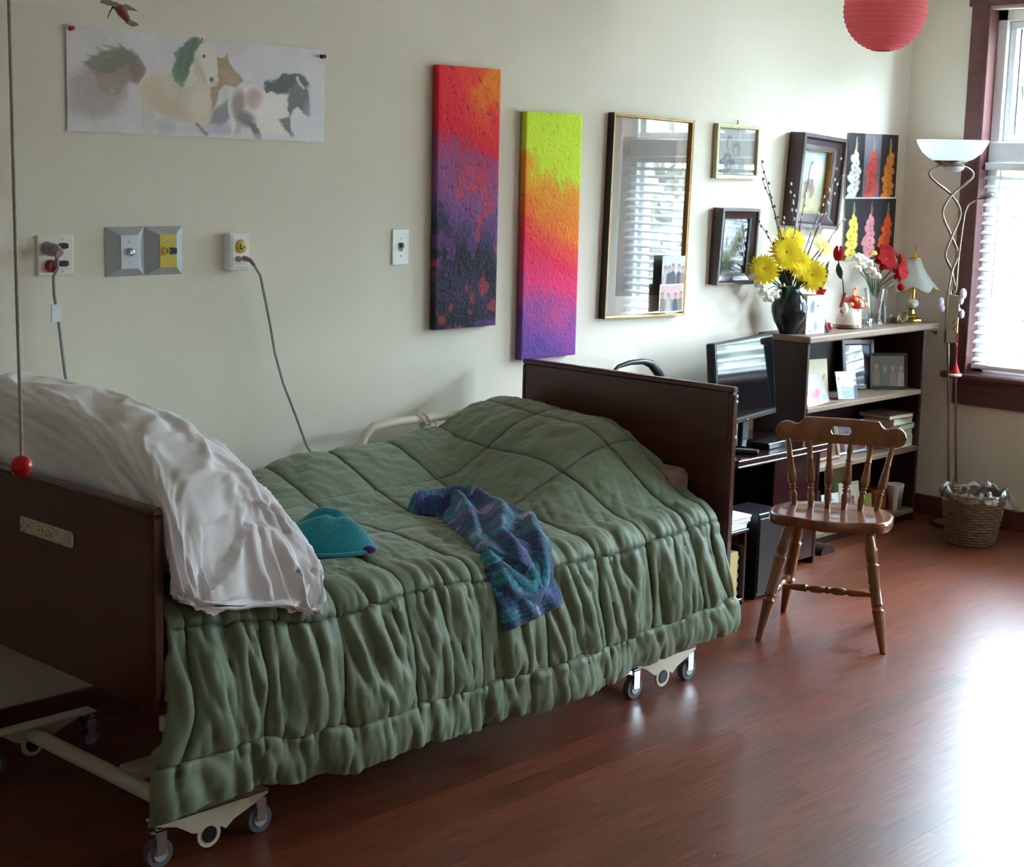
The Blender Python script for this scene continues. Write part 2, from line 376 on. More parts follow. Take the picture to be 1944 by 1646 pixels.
# ================================================================== the room
XW = 7.09; XL = -1.6; YF = -6.0; ZC = 2.75
def struct(name, mb, m, parent=None, **k):
    o = obj(name, mb, m, parent, **k)
    if not parent: o['kind'] = 'structure'
    return o
struct('wall_back', MB().box((XL - .15, 0, -.1), (XW + .2, .15, ZC)), 'wall_paint')
struct('wall_left', MB().box((XL - .15, YF, -.1), (XL, 0, ZC)), 'wall_paint')
struct('wall_front', MB().box((XL - .15, YF - .15, -.1), (XW + .2, YF, ZC)), 'wall_paint')
WINS = [(-1.83, -0.41), (-4.60, -2.45)]; WZ0, WZ1 = 0.73, 2.44  # second opening belongs to the added fill window, out of view
wr = MB()
ys = [YF] + [v for a in sorted(WINS) for v in a] + [0.0]
for i in range(0, len(ys), 2): wr.box((XW, ys[i], -.1), (XW + .2, ys[i + 1], ZC))
for a, b in WINS: wr.box((XW, a, -.1), (XW + .2, b, WZ0)); wr.box((XW, a, WZ1), (XW + .2, b, ZC))
struct('wall_right', wr, 'wall_paint')
struct('ceiling', MB().box((XL - .15, YF - .15, ZC), (XW + .2, .15, ZC + .15)), 'ceiling_paint')
fl = struct('floor', MB().box((XL - .15, YF - .15, -.16), (XW + .2, .15, -.009)), 'floor_wood')
# floor boards: strips running along the long wall, staggered
PW = 0.088; pm = {}
def plank_mesh(L):
    k = round(L, 2)
    if k not in pm:
        me = bpy.data.meshes.new('plank'); b = MB().box((0, 0, -.009), (k - .0003, PW - .0003, 0)); me.from_pydata(b.v, [], b.f); recalc(me); me.materials.append(M['floor_wood']); pm[k] = me
    return pm[k]
rest = MB(); npl = 0
for r in range(int(-YF / PW)):
    y = -(r + 1) * PW; x = XL + [0.0, .62, .27, .95, .44][r % 5] * 1.3 - 1.3
    while x < XW:
        a = max(x, XL); b = min(x + 1.3, XW)
        if b - a > .04:
            if y > -3.0 and b > 0.9 and npl < 290:
                o = bpy.data.objects.new('plank', plank_mesh(b - a)); COL.objects.link(o); o.parent = fl; o.location = (a, y, 0); npl += 1
            else: rest.box((a, y, -.009), (b - .0003, y + PW - .0003, 0))
        x += 1.3
obj('far_planks', rest, 'floor_wood', fl, kind='stuff')
struct('baseboard_back', MB().box((XL, -.014, 0), (XW, 0, .098), .004), 'base_wood')
struct('baseboard_right', MB().box((XW - .014, YF, 0), (XW, -.014, .098), .004), 'base_wood')
struct('baseboard_left', MB().box((XL, YF, 0), (XL + .014, -.014, .098), .004), 'base_wood')

# windows: dark casing, white vinyl sashes, a fixed upper light over a lower light with a slatted blind
def window(n, y0, y1):
    W = thing('window_%d' % n, None, None, ((XW), y1, 0)); W['kind'] = 'structure'
    wd = y0 - y1   # negative: runs towards -y
    def b(name, a, c, m, bev=.003): return obj(name, MB().box(a, c, bev), m, W)
    X = -.022
    b('casing', (X, .012, WZ0 - .0), (0, .095, WZ1 + .02), 'trim_wood'); b('casing', (X, wd - .095, WZ0), (0, wd - .012, WZ1 + .02), 'trim_wood')
    b('casing_stop', (X - .008, -.004, WZ0), (.06, .014, WZ1), 'trim_wood'); b('casing_stop', (X - .008, wd - .014, WZ0), (.06, wd + .004, WZ1), 'trim_wood')
    hd = b('head_casing', (X - .004, wd - .11, WZ1 + .015), (0, .11, WZ1 + .14), 'trim_wood')
    obj('head_cap', MB().box((X - .03, wd - .13, WZ1 + .14), (0, .13, WZ1 + .165), .005), 'trim_wood', W)
    b('stool', (-.055, wd - .12, WZ0 - .03), (.07, .12, WZ0 + .002), 'trim_wood', .008)
    b('apron', (-.018, wd - .09, WZ0 - .155), (0, .065, WZ0 - .03), 'trim_wood')
    FX0, FX1 = .07, .13
    b('jamb', (.06, -.05, WZ0), (.2, .0, WZ1), 'white_vinyl'); b('jamb', (.06, wd, WZ0), (.2, wd + .05, WZ1), 'white_vinyl')
    b('frame_head', (.06, wd, WZ1 - .05), (.2, 0, WZ1), 'white_vinyl'); b('frame_sill', (.06, wd, WZ0), (.2, 0, WZ0 + .03), 'white_vinyl')
    b('transom_bar', (.045, wd, 1.735), (.17, 0, 1.835), 'white_vinyl', .008)
    ym = wd / 2
    b('mullion', (.08, ym - .035, WZ0 + .03), (.16, ym + .035, WZ1 - .05), 'white_vinyl')
    for zz0, zz1, nm in ((1.835, WZ1 - .05, 'upper_sash'), (WZ0 + .03, 1.735, 'lower_sash')):
        for ya, yb in ((ym + .035, -.05), (wd + .05, ym - .035)):
            m = MB(); t = .035
            for q in (((ya, zz0), (yb, zz0 + t)), ((ya, zz1 - t), (yb, zz1)), ((ya, zz0 + t), (ya + t, zz1 - t)), ((yb - t, zz0 + t), (yb, zz1 - t))): m.box((.09, q[0][0], q[0][1]), (.14, q[1][0], q[1][1]), .004)
            s = obj(nm, m, 'white_vinyl', W)
            obj('pane', MB().box((.112, ya + t - .004, zz0 + t - .004), (.116, yb - t + .004, zz1 - t + .004)), 'window_glass', s)
            if nm == 'upper_sash' : obj('gasket', MB().box((.1165, yb - t - .012, zz0 + t), (.122, yb - t - .004, zz1 - t)), 'black_plastic', s)
    return W
window(1, *WINS[0]); window(2, *WINS[1])  # the second window is added out of view to brighten bed and wall
def blind(y0, y1, label):
    B = thing('window_blind', label, 'blind', (XW + .028, y1, 0.0)); wd = y0 - y1; z = .80
    sl = MB(); pr = [(-.025, -.004), (-.012, .0005), (0, .002), (.012, .0005), (.025, -.004)]
    A = np.array([[(px, -.012 + (wd + .024) * t, pz) for t in (0, .25, .5, .75, 1)] for px, pz in pr]); sl.grid(A)
    A2 = A.copy(); A2[..., 2] -= .0025; sl.grid(A2[::-1]); first = None; k = 0
    while z < 1.70:
        if first is None: first = obj('slat', sl, 'blind_white', B, True, loc=(0, 0, z), rot=(0, math.radians(-17), 0))
        else: dup(first, loc=(0, 0, z))
        z += .0435; k += 1
    obj('head_rail', MB().box((-.022, wd + .012, 1.70), (.022, -.012, 1.735), .003), 'blind_white', B)
    obj('bottom_rail', MB().box((-.024, wd + .012, .752), (.024, -.012, .775), .004), 'blind_white', B)
    for f in (.1, .5, .9):
        m = MB()
        for dx in (-.024, .024): m.tube([(dx, wd * f, .765), (dx, wd * f, 1.71)], .0009, 5)
        obj('ladder_cord', m, 'blind_white', B)
    obj('tilt_wand', MB().tube([(-.03, wd * .07, 1.70), (-.032, wd * .07, 1.1)], .003, 6), 'blind_white', B)
blind(*WINS[0], 'white slatted blind in the window behind the floor lamp')

# garden outside the windows
gd = struct('ground', MB().box((XW + .3, -40, -.5), (60, 30, -.4)), 'grass')
def leaf_crown(mb, c, R, n, size, seed):
    g = np.random.default_rng(seed)
    for i in range(n):
        d = g.normal(size=3); d /= np.linalg.norm(d); rr = g.uniform(.45, 1) ** .5
        lump = .8 + .35 * math.sin(d[0] * 5 + seed) * math.cos(d[2] * 6)
        p = np.array(c) + d * np.array(R) * rr * lump; u = g.normal(size=3); u /= np.linalg.norm(u); v = np.cross(u, d); v /= np.linalg.norm(v) + 1e-6; s = size * g.uniform(.6, 1.3)
        mb.add([p - u * s, p + v * s * .5, p + u * s, p - v * s * .5], [(0, 1, 2, 3)])
def tree(x, y, h, R, seed, label, name='garden_tree', cat='tree', n=1500):
    T = thing(name, label, cat, (x, y, -.4))
    if name == 'garden_tree': obj('trunk', MB().tube([(0, 0, 0), (.04, .02, h * .35), (0, .05, h * .7)], [.13, .1, .05], 9), 'bark', T, True)
    m = MB(); leaf_crown(m, (0, 0, h * .66 if name == 'garden_tree' else h * .5), (R, R, h * .42 if name == 'garden_tree' else h * .55), n, .11, seed); obj('crown', m, 'foliage', T, fixn=False)
HG = thing('garden_hedge', 'tall leafy hedge outside, seen hazily through the window blind', 'hedge', (13.0, -2.0, -.4)); m = MB(); g = np.random.default_rng(4)
for i in range(9000):
    yy = g.uniform(-11, 11); top = 4.6 + .9 * math.sin(yy * .9) + .5 * math.sin(yy * 2.3 + 1); zz = top * g.uniform(0, 1) ** .8; dx_ = g.uniform(-.8, .8) * (1 - .5 * zz / top)
    u = g.normal(size=3); u /= np.linalg.norm(u); v = np.cross(u, g.normal(size=3)); v /= np.linalg.norm(v); q = np.array((dx_, yy, zz)); s_l = g.uniform(.12, .26); m.add([q - u * s_l, q + v * s_l * .6, q + u * s_l, q - v * s_l * .6], [(0, 1, 2, 3)])
obj('leaves', m, 'foliage', HG, fixn=False)
for i in range(9): obj('trunk', MB().tube([(0, 0, 0), (.05, .03, 1.5), (0, 0, 3.4)], [.09, .07, .03], 7), 'bark', HG, True, loc=(0, -10 + 2.5 * i, 0))
tree(10.6, -.9, 1.15, .8, 5, 'low garden shrub outside the lower window pane', 'garden_shrub', 'shrub', 900)

# ================================================================== bed
BED = thing('hospital_bed', 'hospital bed with dark wooden end boards and cream metal frame on casters', 'bed', (3.1, -.62, 0))
def bl(p): return (p[0] - 3.1, p[1] + .62, p[2])
def bed(name, mb, m, parent=None, **k):
    if parent is None or parent is BED: mb.xf(Matrix.Translation((-3.1, .62, 0))); return obj(name, mb, m, BED, **k)
    mb.xf(Matrix.Translation((-3.1, .62, 0))); return obj(name, mb, m, parent, **k)
def board(x, y0, y1, z0, z1, nm):
    b = bed(nm, MB().box((x - .014, y0 + .018, z0), (x + .014, y1 - .018, z1 - .018), .002), 'bed_wood')
    bed('top_edge', MB().box((x - .016, y0, z1 - .02), (x + .016, y1, z1), .006), 'bed_wood', b)
    bed('side_edge', MB().box((x - .016, y0, z0), (x + .016, y0 + .02, z1 - .02), .006), 'bed_wood', b)
    bed('side_edge', MB().box((x - .016, y1 - .02, z0), (x + .016, y1, z1 - .02), .006), 'bed_wood', b)
    return b
hb = board(2.0, -1.10, -.14, .425, .902, 'headboard'); fb = board(4.215, -1.095, -.155, .36, .985, 'footboard')
for z in (.955, .965 - .028, .82): bed('corner_bumper', MB().ball((4.215, -1.096, z), .007, 10, 6), 'chrome', fb, smooth=True)  # chrome bumper beads, put in for the highlights on the corner moulding
pl = Paint((0, 240, 0, 44), 120, 24, (190, 182, 160)); pl.speck(26, 3.2, [(70, 60, 50), (110, 100, 84)], 8, .8); pl.grain(12, 14)
# label plate on the outer face of the headboard (faces -x)
u = (pl.X / 240); v = pl.Y / 44
pa = np.stack([np.full(u.shape, 1.9815 - 3.1), (-.525 - .242 * u) + .62, .789 - .038 * v], -1); rr = np.minimum(np.minimum(u * 240, 240 - u * 240), 14)
colgrid('label_plate', pa, pl.c, 'vcol_satin', hb, flip=True)
bed('label_backing', MB().prism([(-.767 + a, .751 + b) for a, b in ((.006, 0), (.236, 0), (.242, .008), (.242, .030), (.236, .038), (.006, .038), (0, .030), (0, .008))], 1.982, 1.9855, 'yz'), 'plate_ivory', hb)
# deck, side rails of the frame
m = MB(); m.box((2.06, -1.03, .335), (4.19, -1.00, .375), .004); m.box((2.06, -.24, .335), (4.19, -.21, .375), .004)
for x in (2.6, 3.15, 3.7, 4.16): m.box((x, -1.0, .34), (x + .03, -.24, .37), .003)
bed('deck_frame', m, 'cream_metal')
def rsec(n, p=4.0):
    return [(math.copysign(abs(math.cos(a)) ** (2 / p), math.cos(a)), math.copysign(abs(math.sin(a)) ** (2 / p), math.sin(a))) for a in [2 * math.pi * i / n for i in range(n)]]
ma = []
for i, x in enumerate(np.linspace(2.03, 4.185, 40)):
    e = min(1, min(i, 39 - i) / 2.5 + .55); ma.append([(x, -.6 + .46 * e * c, .465 + .085 * e * s) for c, s in rsec(40)] )
mm = MB(); n = 40
for row in ma: mm.v += [tuple(map(float, q)) for q in row]
mm.f += [(i * n + j, i * n + (j + 1) % n, (i + 1) * n + (j + 1) % n, (i + 1) * n + j) for i in range(39) for j in range(n)] + [tuple(range(n - 1, -1, -1)), tuple(39 * n + j for j in range(n))]
bed('mattress', mm, 'mattress_sheet', smooth=True)
bed('folded_blanket', MB().box((4.09, -.945, .60), (4.194, -.60, .70), .02), 'pink_brown', smooth=True)
# wheel base: lobed side plates, cross tubes, casters
def lobed(x0, x1, zt):
    xm = (x0 + x1) / 2 - .015; pts = [(x0, zt - .006), (x0, zt), (x1, zt), (x1, zt - .012)]
    def arc(cx, cz, r, a0, a1, k=10): return [(cx + r * math.cos(math.radians(a0 + (a1 - a0) * i / k)), cz + r * math.sin(math.radians(a0 + (a1 - a0) * i / k))) for i in range(k + 1)]
    pts += [(x1 - .04, zt - .028), (xm + .075, zt - .050), (xm + .050, zt - .068)]
    pts += arc(xm, .050, .034, 20, -200, 16)
    pts += [(xm - .050, zt - .052), (xm - .07, zt - .038), (xm - .095, zt - .022)]
    return pts, xm
def wheelset(xw, y, par):
    w = bed('caster', MB().add([], []).tube([(xw, y - .011, .036), (xw, y + .011, .036)], .036, 24), 'grey_rubber', par, smooth=True)
    bed('hub', MB().tube([(xw, y - .0135, .036), (xw, y + .0135, .036)], .020, 18).tube([(xw, y - .017, .036), (xw, y + .017, .036)], .006, 10), 'steel_grey', w, smooth=True)
    bed('fork', MB().box((xw - .014, y - .018, .034), (xw + .014, y - .0145, .098)).box((xw - .014, y + .0145, .034), (xw + .014, y + .018, .098)).box((xw - .014, y - .018, .094), (xw + .014, y + .018, .100)).tube([(xw, y, .098), (xw, y, .112)], .007, 8), 'chrome', w)
for (x0, x1) in ((2.03, 2.36), (3.825, 4.14)):
    for y in (-1.03, -.20):
        pts, xm = lobed(x0, x1, .118)
        p = bed('side_plate', MB().prism(pts, y - .003, y + .003).box((x0, y - .003, .112), (x1, y + (.045 if y < -.6 else -.045), .118), .001), 'cream_metal')
        bed('tube_cap', MB().tube([(xm, y - .006, .050), (xm, y + .006, .050)], .021, 20), 'black_plastic', p, smooth=True)
        yc = y + (.022 if y < -.6 else -.022)
        wheelset(x0 + .018, yc, BED); wheelset(x1 - .014, yc, BED)
    bed('cross_tube', MB().tube([(xm, -1.02, .050 + .03), (xm, -.21, .050 + .03)], .022, 16), 'cream_metal', smooth=True)
bed('spine_tube', MB().box((2.2, -.66, .06), (3.98, -.60, .10), .006), 'cream_metal')
bed('lift_arm', MB().tube([(2.3, -.63, .10), (2.75, -.63, .34)], .02, 10), 'cream_metal', smooth=True); bed('lift_arm', MB().tube([(3.9, -.63, .10), (3.4, -.63, .34)], .02, 10), 'cream_metal', smooth=True)
bed('end_bumper', MB().box((4.16, -1.055, .15), (4.23, -1.03, .175), .004), 'black_plastic'); bed('end_post', MB().box((4.195, -1.05, .16), (4.213, -1.02, .42), .003), 'cream_metal')
# far side rail
bed('side_rail', MB().tube([(3.36, -.165, .56), (3.40, -.165, .72), (3.44, -.165, .79), (3.475, -.165, .812), (3.6, -.165, .816), (3.95, -.165, .812), (4.06, -.165, .802), (4.10, -.165, .78), (4.13, -.165, .70)], .0145, 12), 'cream_metal', smooth=True)
bed('rail_post', MB().tube([(3.70, -.165, .55), (3.70, -.165, .805)], .012, 10), 'cream_metal', smooth=True)
tie = []
for i in range(40): a = i / 39 * 4 * math.pi; tie.append((3.675 + .05 * i / 39 + .006 * math.sin(a * 2), -.165 + .021 * math.cos(a), .812 + .021 * math.sin(a)))
bed('rail_tie', MB().tube(tie + [(3.74, -.19, .80), (3.735, -.2, .765)], .0035, 6), 'paper_cream', smooth=True)
# coiled handset cord under the hem
cc = []
for i in range(420):
    t = i / 419; x = 2.98 + .46 * t; zz = .145 - .105 * math.sin(math.pi * min(1, t * 1.05)) ** .8; a = t * 2 * math.pi * 46
    cc.append((x + .0, -.93 + .009 * math.cos(a), zz + .009 * math.sin(a)))
bed('coiled_cord', MB().tube(cc, .0028, 5), 'black_plastic', smooth=True)

# ------------------------------------------------------------------ comforter
TT = 0.885       # length of the top part (y -.135 .. -1.02)
def ztop(x, y):
    near = .60 + .05 * (1 - sstep(2.0, 2.7, x)) - .025 * sstep(2.7, 3.3, x) + .01 * sstep(3.6, 4.1, x)
    far = .135 * sstep(-.62, -.16, y) * sstep(2.6, 3.2, x)
    mound = .205 * sstep(3.42, 4.0, x) * (1 - sstep(.62, 1.06, -y) ** 1.0) * (.9 + .1 * sstep(.1, .4, -y))
    mound = mound * (1 - .35 * sstep(4.08, 4.2, x))
    side = .03 * (1 - sstep(.75, 1.02, -y))
    return near + side + np.maximum(far, mound) + .25 * np.minimum(far, mound)
def hemz(x): return .165 + .03 * np.exp(-((x - 2.12) / .16) ** 2) - .028 * sstep(2.06, 1.94, x) - .02 * np.exp(-((x - 3.1) / .5) ** 2) + .03 * sstep(3.7, 4.2, x) + .034 * (fbm(x * 11, x * 0 + 3, 31) - .5)
def comf_base(x, t):
    """x along the bed, t = arc length from the far edge; returns base surface"""
    R = .075; y = np.where(t < 0, 0, 0.0) + 0 * t
    tc1 = TT + R * math.pi / 2
    zt = ztop(x, -.135 - np.clip(t, 0, TT)); H = zt - R; L = np.maximum(H - hemz(x), .05)
    # side part is stretched so that t = TMAX always lands on the hem
    ts = np.clip((t - tc1) / (TMAX - tc1), 0, 1)
    a = np.clip((t - TT) / R, 0, math.pi / 2)
    yy = -.135 - np.clip(t, 0, TT) - R * np.sin(a) - .045 * np.sin(np.clip(ts, 0, 1) * math.pi * .62) + .012 * sstep(.86, 1, ts)
    zz = np.where(t < TT, zt, zt - R + R * np.cos(a)) - L * ts
    # far edge tucks down
    fe = sstep(.05, 0, t); zz = zz - .10 * fe
    xx = x - .0 * ts
    yy = yy + (.022 * np.clip((2.06 - x) / .036, 0, 1) ** 2) * sstep(.0, .12, ts)
    xx = xx - (.07 * sstep(.36, .80, ts)) * sstep(2.16, 2.02, x) + .03 * sstep(.35, .9, ts) * sstep(3.9, 4.14, x)
    return np.stack([xx, yy, zz], -1)
TMAX = TT + .075 * math.pi / 2 + .43
NX, NT = 330, 250
xs1 = np.linspace(2.024, 4.14, NX); ts1 = np.linspace(0, TMAX, NT); gx, gt = np.meshgrid(xs1, ts1)
def nrm(P):
    du = np.gradient(P, axis=1); dv = np.gradient(P, axis=0); n = np.cross(dv, du); n /= np.linalg.norm(n, axis=-1, keepdims=True) + 1e-9; return n
SX = np.array([2.0, 2.075, 2.275, 2.53, 2.765, 3.02, 3.275, 3.53, 3.765, 3.985, 4.10, 4.165]); ST = np.array([-.08, .30, .62, TT + .095, TT + .075 * math.pi / 2 + .295, TMAX + .02])
wx = gx + .03 * (fbm(gx * 2.2, gt * 2.2, 41) - .5) * 2 + .05 * np.sin(gt * 2.1) * sstep(TT, .2, gt) * 1.0
wt = gt + .03 * (fbm(gx * 2.0 + 9, gt * 2.0, 42) - .5) * 2
def cell(v, S):
    i = np.clip(np.searchsorted(S, v) - 1, 0, len(S) - 2); a = np.clip((v - S[i]) / (S[i + 1] - S[i]), 0, 1); dist = np.minimum(v - S[i], S[i + 1] - v); return i, a, np.abs(dist)
ix, ax, dx = cell(wx, SX); it, at_, dt = cell(wt, ST)
puff = (np.clip(4 * ax * (1 - ax), 0, 1) ** .36) * (np.clip(4 * at_ * (1 - at_), 0, 1) ** .30)
lastrow = (it == len(ST) - 2); puff = np.where(lastrow, np.clip(4 * at_ * (1 - at_), 0, 1) ** .30, puff)
side = sstep(TT - .05, TT + .12, gt); low = sstep(TMAX - .16, TMAX - .10, gt)
cellseed = (ix * 7.3 + it * 3.1)
slant = .22 * np.sin(ix * 2.1 + 1.0) + .30
fold = np.clip(ridge(gx * 19 - slant * gt * 9 + cellseed, gt * 2.6 + cellseed, 51, 2), -.5, 1)            # long hanging folds
fold2 = ridge(gx * 34 - slant * gt * 6, gt * 6.0, 55)
gath = ridge(gx * 58 + .8 * np.sin(gt * 20), gt * 3.0, 61, 2) * np.exp(-dt / .028)     # gathers along the cross seams
topw = ridge(gx * 7 + gt * 5, gt * 12 - gx * 6, 71) * .6 + ridge(gx * 5 - 3 * gt, gt * 19 + gx * 3, 75) * .4
pullx = ridge((gx + (gt - TT) * .5 * (gx - 2.6)) * 24, gt * 2.0, 77)
nearw = sstep(.55, .8, gt) * (1 - side)
seamx = np.exp(-(dx / .0055) ** 2) * (1 - lastrow * (wx > 2.12)); seamt = np.exp(-(dt / .005) ** 2) * (it < 99)
disp = .0085 * puff * (1 - .5 * low)
disp = disp + side * (1 - .6 * low) * (.0185 * fold + .0085 * fold2) * np.clip(puff * 1.25, 0, 1) + .0062 * gath * (.35 + .65 * side)
disp = disp + (1 - side) * (.0105 * topw + .0025 * ridge(gx * 26 + 6 * gt, gt * 30 - 9 * gx, 81)) * puff + nearw * .0055 * pullx * puff
disp = disp + low * (.0095 * np.clip(ridge(gx * 15 - gt * 7, gt * 1.3, 91, 2), -.5, 1) + .003 * ridge(gx * 38 - gt * 10, gt * 2, 95, 2)) * np.clip(puff * 1.2, 0, 1)
disp = disp - .007 * seamx - .007 * seamt
CB = comf_base(gx, gt); CN = nrm(CB); CP = CB + CN * disp[..., None]
CP[..., 1] += side * .018 * np.sin(gx * 8.5 + 1.0) * sstep(TT + .2, TMAX, gt)
cc = np.zeros(CP.shape) + np.array((110, 125, 98.)); cc *= (1 + .10 * (fbm(gx * 3, gt * 3, 5) - .5))[..., None]
stitch = np.clip(np.maximum(seamx, seamt) * 1.0, 0, 1)[..., None] * (.55 + .45 * (np.sin((gx + gt) * 900) > -.2))[..., None]
cc = cc * (1 - stitch * .7) + np.array((34, 42, 34.)) * stitch * .7
co = colgrid('comforter', CP, cc, 'comforter_green', None, label='sage green quilted comforter spread over the bed, hanging down its near side', cat='comforter')
sm = co.modifiers.new('thickness', 'SOLIDIFY'); sm.thickness = .010; sm.offset = -1
def on_comf(x, t, d):
    """points on the finished comforter surface offset by d"""
    fi = np.clip((x - xs1[0]) / (xs1[-1] - xs1[0]) * (NX - 1), 0, NX - 1.001); fj = np.clip(t / TMAX * (NT - 1), 0, NT - 1.001); i = fi.astype(int); j = fj.astype(int); a = (fi - i)[..., None]; b = (fj - j)[..., None]
    def smp(Q): return (Q[j, i] * (1 - a) + Q[j, i + 1] * a) * (1 - b) + (Q[j + 1, i] * (1 - a) + Q[j + 1, i + 1] * a) * b
    n = smp(CN); return smp(CSM) + n * d[..., None]
def blur(Q, k):
    P_ = np.pad(Q, ((k, k), (k, k), (0, 0)), 'edge'); c1 = np.cumsum(P_, 0); P_ = (c1[2 * k:] - np.concatenate([np.zeros((1,) + c1.shape[1:]), c1[:-2 * k - 1]], 0)) / (2 * k + 1); c2 = np.cumsum(P_, 1); return (c2[:, 2 * k:] - np.concatenate([np.zeros((c2.shape[0], 1, 3)), c2[:, :-2 * k - 1]], 1)) / (2 * k + 1)
CSM = blur(CP, 5) + CN * .010

# ------------------------------------------------------------------ knitted scarf thrown over the near edge
tside = TT + .075 * math.pi / 2
def t_of_z(z, x=3.2): return tside + (TMAX - tside) * (ztop(x, -1.02) - .075 - z) / (ztop(x, -1.02) - .075 - hemz(x))
tq = [float(t_of_z(np.float64(z))) for z in (.56, .485, .41)]
# centre line (x, t), half width
path = [(3.235, .475, .035), (3.30, .485, .062), (3.375, .52, .095), (3.385, .60, .12), (3.35, .70, .135), (3.29, .80, .135), (3.235, .89, .125), (3.195, .97, .122), (3.19, tq[0], .125), (3.20, tq[1], .128), (3.215, tq[2], .132)]
pp = np.array(path); k = np.linspace(0, len(path) - 1, 150)
def crs(P, k):
    i = np.clip(k.astype(int), 0, len(P) - 2); f = (k - i)[:, None]; p0 = P[np.clip(i - 1, 0, len(P) - 1)]; p1 = P[i]; p2 = P[i + 1]; p3 = P[np.clip(i + 2, 0, len(P) - 1)]
    return .5 * ((2 * p1) + (-p0 + p2) * f + (2 * p0 - 5 * p1 + 4 * p2 - p3) * f ** 2 + (-p0 + 3 * p1 - 3 * p2 + p3) * f ** 3)
cl = crs(pp, k); tan = np.gradient(cl[:, :2], axis=0); tan /= np.linalg.norm(tan, axis=1, keepdims=True); nn = np.stack([-tan[:, 1], tan[:, 0]], 1)
wv = np.linspace(-1, 1, 64); KK, WW = np.meshgrid(np.linspace(0, 1, 150), wv, indexing='ij')
hw = cl[:, 2][:, None] * (1 + .12 * (fbm(KK * 9, np.sign(WW) * 3 + 5, 13) - .5))
sx_ = cl[:, 0][:, None] + nn[:, 0][:, None] * WW * hw; st_ = cl[:, 1][:, None] + nn[:, 1][:, None] * WW * hw
body = (1 - np.abs(WW) ** 5) * np.clip(np.minimum(KK / .05, (1 - KK) / .02), 0, 1) ** .6
rip = .5 + .5 * np.sin(WW * 8.5 + 3.2 * np.sin(KK * 7) + KK * 5); rip = np.clip(rip, 0, 1) ** 1.3
topbun = 1 - sstep(.5, .75, KK)
d = .003 + body * (.012 + .030 * rip * (.55 + .7 * topbun) + .014 * topbun * fbm(KK * 12, WW * 3, 15) + .012 * (fbm(KK * 6, WW * 2, 19) - .3) * (1 - topbun))
rowsn = np.sin(KK * 2 * math.pi * 62); d = d + .0016 * rowsn * body
SP = on_comf(sx_, st_, d); SP[..., 2] += .012 * topbun * body * (np.sin(KK * 30) * .5 + .5)
g1 = fbm(KK * 26 + 7 + WW * .6, WW * 1.2 + 9, 23, 3); g2 = vnoise(KK * 62, WW * 9, 29)
sc = np.zeros(SP.shape) + np.array((58, 92, 134.)); sc = sc + (sstep(.52, .62, g1)[..., None]) * np.array((-6, 44, 20.)); sc = sc + (sstep(.36, .28, g1)[..., None]) * np.array((4, -28, 6.))
sc = np.where(((vnoise(KK * 31, WW * 3.5, 33) > .77) & (g2 > .5))[..., None], np.array((176, 156, 190.)), sc); sc *= (.86 + .22 * (rowsn > 0))[..., None]
colgrid('knitted_scarf', SP, sc, 'knit', None, label='blue variegated knitted scarf draped over the near edge of the green comforter', cat='scarf').modifiers.new('t', 'SOLIDIFY').thickness = .006

# ------------------------------------------------------------------ pillow in a white case against the headboard
YS = [-.095, -.13, -.22, -.36, -.55, -.72, -.86, -.96, -1.04, -1.09, -1.118, -1.136, -1.140]
ZT = [.86, 1.00, 1.095, 1.112, 1.105, 1.085, 1.055, 1.02, .972, .920, .83, .70, .648]
ZB = [.78, .71, .66, .645, .64, .64, .645, .65, .652, .655, .652, .642, .640]
X0 = [2.10, 2.05, 2.035, 2.03, 2.03, 2.03, 2.03, 2.03, 2.03, 2.025, 2.022, 2.02, 2.02]
X1 = [2.22, 2.30, 2.35, 2.375, 2.40, 2.41, 2.42, 2.425, 2.425, 2.425, 2.424, 2.422, 2.42]
kk = np.linspace(0, len(YS) - 1, 150); sec = crs(np.array([YS, ZT, ZB, X0, X1]).T, kk); th = np.linspace(0, 2 * math.pi, 151)
TH, KI = np.meshgrid(th, np.arange(150)); sy = sec[:, 0][:, None]; zt = sec[:, 1][:, None]; zb = sec[:, 2][:, None]; xa = sec[:, 3][:, None]; xb = sec[:, 4][:, None]
c_, s_ = np.cos(TH), np.sin(TH); ex = .62
px = np.sign(c_) * np.abs(c_) ** ex; pz = np.sign(s_) * np.abs(s_) ** ex
cxp = (xa + xb) / 2; czp = (zt + zb) / 2
lean = .055 * (1 - sstep(.75, 1.0, KI / 149.)) + .03
PX = cxp + (xb - xa) / 2 * px * (1 - .18 * np.clip(pz, 0, 1)) - lean * pz; PZ = czp + (zt - zb) / 2 * pz - .02 * px * (1 - np.abs(pz)); PY = sy + 0 * px
s01 = KI / 149.
PZ = PZ - (PX - 2.20) * .20 * sstep(.80, .97, s01)
PX = np.maximum(PX, 2.02)
PY = PY + .14 * np.clip((PX - 2.10) / .32, 0, 1) * np.clip((PZ - .69) / .22, 0, 1) * sstep(.66, .95, s01)
PP = np.stack([PX, PY, PZ], -1); PN = nrm(PP)
cen = np.stack([cxp + 0 * px, sy + 0 * px, czp + 0 * px], -1); sgn = np.sign(np.sum(PN * (PP - cen), -1)); PN *= np.where(sgn == 0, 1, sgn)[..., None]
hang = sstep(.62, .95, s01)
wr1 = ridge(s01 * 10 + np.sin(TH) * 1.2, np.sin(TH) * 2.5 + np.cos(TH) * 1.5 + 4, 101); wr2 = ridge(s01 * 5 + 2 * np.cos(TH), 3 * np.sin(TH) + s01 * 7 + 9, 105)
wr3 = ridge(np.cos(TH) * 5 + s01 * 1.5, np.sin(TH) * 5 + 11, 107)
wr4 = ridge(np.cos(TH - .6) * 2.6 + s01 * 5.0, np.sin(TH) * 2.2 + s01 * 2.0 + 21, 111, 2)
